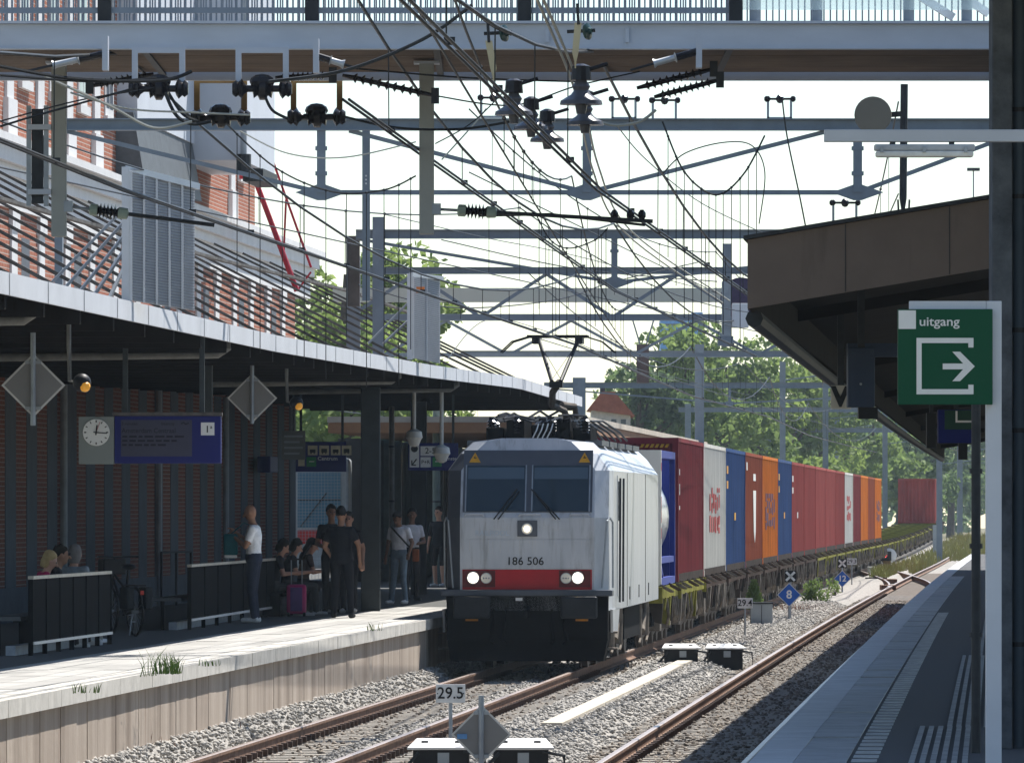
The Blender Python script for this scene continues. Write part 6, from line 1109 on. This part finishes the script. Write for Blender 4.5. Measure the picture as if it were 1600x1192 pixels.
# bicycle
bc = thing('bicycle', 'black city bicycle with panniers parked behind the left bench', 'bicycle', foot(211, 994), math.radians(22)); BK = M('bike_black', (.015, .015, .017), .4, .2, .2, 5)
for y in (0, 1.08):
    w_ = MB(); ring = [(0, y + .335 * math.cos(a * math.pi / 14), .35 + .335 * math.sin(a * math.pi / 14)) for a in range(29)]; w_.tube(ring, .02, 8, cap=False); wh = w_.build('wheel', BLACK, bc, world=False, smooth=True); s_ = MB(); [s_.tube([(0, y, .35), (0, y + .32 * math.cos(a), .35 + .32 * math.sin(a))], .0025, 4) for a in [k * math.pi / 9 for k in range(18)]]; s_.build('spokes', STEEL, wh, world=False); MB().tube([(-.05, y, .35), (.05, y, .35)], .025, 8).build('hub', STEEL, wh, world=False)
for a, b, r in (((0, .45, .30), (0, .32, .85), .018), ((0, .45, .30), (0, .93, .80), .02), ((0, .35, .62), (0, .92, .88), .018), ((.03, 0, .35), (.03, .45, .30), .011), ((-.03, 0, .35), (-.03, .45, .30), .011), ((.03, 0, .35), (0, .34, .75), .01), ((-.03, 0, .35), (0, .34, .75), .01), ((0, .91, .92), (.0, 1.0, .66), .018), ((.04, 1.0, .66), (.04, 1.08, .35), .012), ((-.04, 1.0, .66), (-.04, 1.08, .35), .012)): MB().tube([a, b], r, 8).build('frame_tube', BK, bc, world=False)
MB().tube([(0, .91, .9), (0, .88, 1.1)], .014, 8).build('stem', BK, bc, world=False); MB().tube([(-.29, .72, 1.12), (-.27, .84, 1.12), (0, .9, 1.11), (.27, .84, 1.12), (.29, .72, 1.12)], .013, 8).build('handlebar', BK, bc, world=False); MB().tube([(0, .32, .84), (0, .31, .95)], .014, 8).build('seat_post', BK, bc, world=False); MB().ball((0, .27, .98), (.1, .14, .045), 12, 6).build('saddle', BLACK, bc, world=False, smooth=True)
MB().b2(-.07, .07, -.28, .3, .71, .73).build('rack', BK, bc, world=False); [MB().box((s * .14, -.05, .54), (.12, .34, .32)).build('pannier', pm('pannier', (.03, .035, .04)), bc, world=False, bevel=.03) for s in (-1, 1)]; MB().box((0, -.3, .62), (.05, .02, .06)).build('rear_lamp', M('red_reflector', (.5, .02, .01), .3), bc, world=False); MB().box((0, 1.0, .98), (.34, .26, .22)).build('front_basket', BLACK, bc, world=False, bevel=.02)
MB().tube([(0, .45, .30), (.13, .45, .30), (.13, .55, .2), (.2, .55, .2)], .012, 6).build('crank', STEEL, bc, world=False); MB().tube([(-.02, .05, .35), (-.12, -.1, .02)], .01, 6).build('kickstand', STEEL, bc, world=False)
# ---------------------------------------------------------------- vegetation and far buildings
def leafmat(nm, c, c2):
    if nm in _m: return _m[nm]
    m = M(nm, c, .7, 0, .35, .9, c2=c2); t = m.node_tree; b = t.nodes['Principled BSDF']; out = [n for n in t.nodes if n.type == 'OUTPUT_MATERIAL'][0]; tr = t.nodes.new('ShaderNodeBsdfTranslucent'); mx = t.nodes.new('ShaderNodeMixShader'); mx.inputs[0].default_value = .5
    r = [n for n in t.nodes if n.type == 'VALTORGB'][0]; t.links.new(r.outputs[0], tr.inputs[0]); t.links.new(b.outputs[0], mx.inputs[1]); t.links.new(tr.outputs[0], mx.inputs[2]); t.links.new(mx.outputs[0], out.inputs[0]); return m
LEAF = leafmat('leaf_green', (.10, .17, .045), (.27, .36, .11)); LEAFY = leafmat('leaf_yellowgreen', (.13, .21, .045), (.32, .41, .12)); LEAFD = leafmat('leaf_dark', (.08, .14, .06), (.20, .28, .11)); BARK = M('bark', (.08, .06, .045), .9, 0, .3, 3)
def leaves(name, centers, radii, n, size, mat, parent, flat=.8):
    k = len(centers); per = rng.integers(0, k, n); v = rng.normal(size=(n, 3)); v /= np.linalg.norm(v, axis=1)[:, None]; rr = rng.uniform(.45, 1.05, n) ** .6; C = np.array(centers)[per] + v * (np.array(radii)[per] * rr)[:, None] * np.array([1, 1, flat])
    a = rng.normal(size=(n, 3)); a /= np.linalg.norm(a, axis=1)[:, None]; b = np.cross(a, rng.normal(size=(n, 3))); b /= np.linalg.norm(b, axis=1)[:, None]; s = size * rng.uniform(.5, 1.3, n)[:, None]
    V = np.stack([C - a * s, C + b * s * .55, C + a * s, C - b * s * .55], 1).reshape(-1, 3); off = np.array(parent.location); V -= off
    me = bpy.data.meshes.new(name); me.vertices.add(n * 4); me.vertices.foreach_set('co', V.reshape(-1).astype(np.float32)); me.loops.add(n * 4); me.loops.foreach_set('vertex_index', np.arange(n * 4, dtype=np.int32)); me.polygons.add(n); me.polygons.foreach_set('loop_start', (np.arange(n) * 4).astype(np.int32)); me.polygons.foreach_set('loop_total', np.full(n, 4, np.int32)); me.update(calc_edges=True); me.materials.append(mat); o = bpy.data.objects.new(name, me); col.objects.link(o); o.parent = parent; return o
def tree(px, ytop, d, rx, label, mat=LEAF, n=5000, size=.3, ybase=None, clump=16, squash=1.0, trunk=True):
    top = P(px, ytop, d); z0 = -.4; h = top.z - z0; t = thing('tree', label, 'tree', (top.x, d, z0), group='trees behind the station and along the line'); tm = MB(); tm.tube([(top.x, d, z0), (top.x + .1, d, z0 + h * .3), (top.x - .1, d, z0 + h * .62), (top.x, d, top.z - h * .15)], [.035 * h, .026 * h, .016 * h, .005 * h], 8)
    cs = []; rs = []
    for i in range(clump):
        a = random.uniform(0, 6.28); u = random.random(); zc = z0 + h * (.32 + .60 * u); rad = rx * math.sqrt(max(.05, 1 - ((u - .4) / .66) ** 2)); q = (top.x + rad * math.cos(a) * random.uniform(.3, .9), d + rad * math.sin(a) * random.uniform(.3, .9), zc); cs.append(q); rs.append(rx * random.uniform(.28, .45))
        if i % 2 == 0: tm.tube([(top.x, d, z0 + h * (.28 + .4 * u)), q], [.010 * h, .003 * h], 5)
    tm.build('trunk', BARK, t); leaves('crown', cs, rs, n, size, mat, t); return t
tree(540, 340, 262, 2.9, 'light green tree behind the station roof beside the red ladder', LEAFY, 2600, .22, clump=12); tree(640, 372, 270, 3.2, 'light green tree behind the mesh screen near the centre', LEAFY, 3000, .22, clump=13); tree(585, 420, 285, 3.4, 'lower light green tree between the two behind the canopy', LEAFY, 2600, .24, clump=12); tree(500, 380, 300, 2.4, 'small light green tree at the building corner', LEAFY, 1500, .22, clump=9)
for i, (px_, yt, d_, r_, lb, mt) in enumerate(((1000, 560, 420, 3.4, 'dark green tree left end of the tree row behind the train', LEAFD), (1065, 503, 430, 4.3, 'tallest green tree of the row behind the train', LEAF), (1135, 520, 450, 4.2, 'second tall green tree of the row behind the train', LEAF), (1190, 545, 470, 4.0, 'light green tree right of the tallest ones', LEAFY), (1240, 560, 500, 4.0, 'light green tree behind the slim grey mast', LEAFY), (1285, 575, 530, 4.0, 'light green tree left of the letter sign', LEAFY), (1325, 600, 580, 4.2, 'green tree beneath the letter sign', LEAF),
        (1365, 620, 640, 4.5, 'hazy green tree under the display cabinet', LEAF), (1405, 632, 700, 4.8, 'hazy dark tree left of the exit sign', LEAFD), (1445, 640, 760, 5.2, 'hazy dark tree under the exit sign', LEAFD), (1485, 648, 820, 5.4, 'far hazy tree behind the lone maroon container', LEAFD), (1525, 655, 860, 5.6, 'far hazy tree right beside the exit sign post', LEAFD), (1035, 590, 480, 4.2, 'dark tree filling behind the tallest one', LEAFD), (1105, 575, 500, 4.4, 'dark tree filling between the tall ones', LEAFD), (1165, 600, 530, 4.6, 'dark low tree behind the middle containers', LEAFD), (1215, 620, 570, 4.8, 'dark low tree behind the slim mast', LEAFD), (1262, 635, 620, 5, 'dark low tree behind the far containers', LEAFD), (1310, 650, 690, 5.2, 'dark low tree behind the last containers', LEAFD), (1350, 668, 760, 5.5, 'hazy low tree beyond the last containers', LEAFD), (1560, 640, 900, 6, 'farthest hazy tree at the right edge', LEAFD))): tree(px_, yt, d_, r_, lb, mt, 5200 if d_ < 600 else 3600, .26 if d_ < 600 else .36, clump=18)
hedge = thing('tree_belt', 'hazy belt of distant woodland on the horizon', 'woodland', (60, 1000, -.4), kind='stuff'); cs = [(rng.uniform(-90, 150), rng.uniform(960, 1060), rng.uniform(0, 8)) for _ in range(130)]; leaves('foliage', cs, [5.5] * 130, 26000, .7, LEAFD, hedge)
low = thing('undergrowth', 'low green scrub along the far side of the train', 'scrub', (10, 420, -.4), kind='stuff'); cs = [tuple(T(-9 - 6 * random.random(), d_, random.uniform(-.2, 1.8))) for d_ in range(300, 700, 5) for _ in range(2)]; leaves('foliage', cs, [1.8] * len(cs), 14000, .25, LEAF, low)
def bush(px, py, w_, h_, label, mat, n, size): c = GP(px, py, -.1); t = thing('bush', label, 'bush', c); s = c.y / F; cs = [(c.x + random.uniform(-.5, .5) * w_ * s, c.y + random.uniform(-.3, .3), c.z + random.uniform(.15, .85) * h_ * s) for _ in range(14)]; m = MB(); [m.tube([c, q], [.012, .004], 5) for q in cs]; m.build('stems', BARK, t); leaves('foliage', cs, [w_ * s * .22] * 14, n, size, mat, t, 1.0)
bush(1279, 942, 44, 38, 'rounded dark green bush with pale flowers between the blue signs', LEAF, 900, .05); bush(1303, 932, 16, 30, 'thin yellow-green weed right of the rounded bush', LEAFY, 140, .05)
c = GP(1178, 968, -.1); t = thing('conifer', 'small bright green conifer above the grey trackside box', 'tree', c); s = c.y / F; MB().tube([c, c + Vector((0, 0, .95))], .02, 6, r1=.006).build('trunk', BARK, t); m = MB()
for k in range(9):
    z = .25 + k * .08; R_ = .3 * (1 - k / 10)
    for j in range(8):
        a = j * .785 + k * .4; tip = c + Vector((R_ * math.cos(a), R_ * math.sin(a), z + .04)); b_ = c + Vector((0, 0, z)); m.tube([b_, tip], [.012, .004], 4)
        for q in range(6): e = b_.lerp(tip, .3 + .12 * q); m.add([e, e + Vector((.04, 0, .05)), e + Vector((0, .02, .09)), e + Vector((-.04, 0, .05))], [(0, 1, 2, 3)])
m.build('needles', LEAFY, t)
bt = []; 
for px_, py_ in ((1238, 955), (1370, 878), (225, 1165), (300, 1150), (200, 1180)):
    q = GP(px_, py_, -.1); bt += [q + Vector((random.gauss(0, .25), random.gauss(0, .6), 0)) for _ in range(60)]
tuft('dry_weeds', bt, .25, M('rust_weed', (.22, .10, .06), .9), 'reddish dry weeds in the ballast', 'weeds', 'stuff', wd=.008)
t = thing('house', 'distant house with red tiled roof behind the locomotive roof', 'house', P(955, 650, 330)); D = 330.0; MB().b2(sx(925), sx(985), D, D + 7, -.4, sz(640)).build('wall', M('pale_render', (.5, .48, .45), .8), t); MB().poly([(sx(918), D - .3, sz(640)), (sx(992), D - .3, sz(650)), (sx(960), D - .3, sz(612)), (sx(940), D - .3, sz(612))], (0, 7.5, 0)).build('roof', M('red_tiles', (.30, .10, .06), .8, 0, .25, 3), t); MB().b2(sx(938), sx(946), D + 1, D + 1.8, sz(630), sz(603)).build('chimney', M('dark_chimney', (.05, .05, .06), .8), t); [MB().b2(sx(q), sx(q + 8), D - .02, D - .001, sz(672), sz(655)).build('window', WIN, t) for q in (935, 955, 970)]
t = thing('blue_building', 'distant pale blue tower block behind the trees', 'building', P(1090, 520, 620)); D = 620.0; MB().b2(sx(1082), sx(1098), D, D + 6, -.4, sz(488)).build('tower', M('sky_blue_cladding', (.16, .36, .70), .5), t); MB().b2(sx(1032), sx(1081.8), D, D + 6, -.4, sz(500)).build('low_block', _m['sky_blue_cladding'], t); [MB().b2(sx(1034), sx(1080), D - .05, D - .001, sz(y + 3), sz(y)).build('window_band', WIN, t) for y in (506, 516, 526)]
# ---------------------------------------------------------------- haze
hz = MB(); hz.b2(-560, 760, -60, 1290, -1.45, 19.5); o = hz.build('haze', None); o['kind'] = 'stuff'; hm = bpy.data.materials.new('haze'); hm.use_nodes = True; t_ = hm.node_tree; t_.nodes.remove(t_.nodes['Principled BSDF']); pv = t_.nodes.new('ShaderNodeVolumePrincipled'); pv.inputs['Density'].default_value = .00013; pv.inputs['Color'].default_value = (.72, .87, 1, 1); pv.inputs['Anisotropy'].default_value = 0; t_.links.new(pv.outputs[0], [n for n in t_.nodes if n.type == 'OUTPUT_MATERIAL'][0].inputs['Volume']); o.data.materials.append(hm)
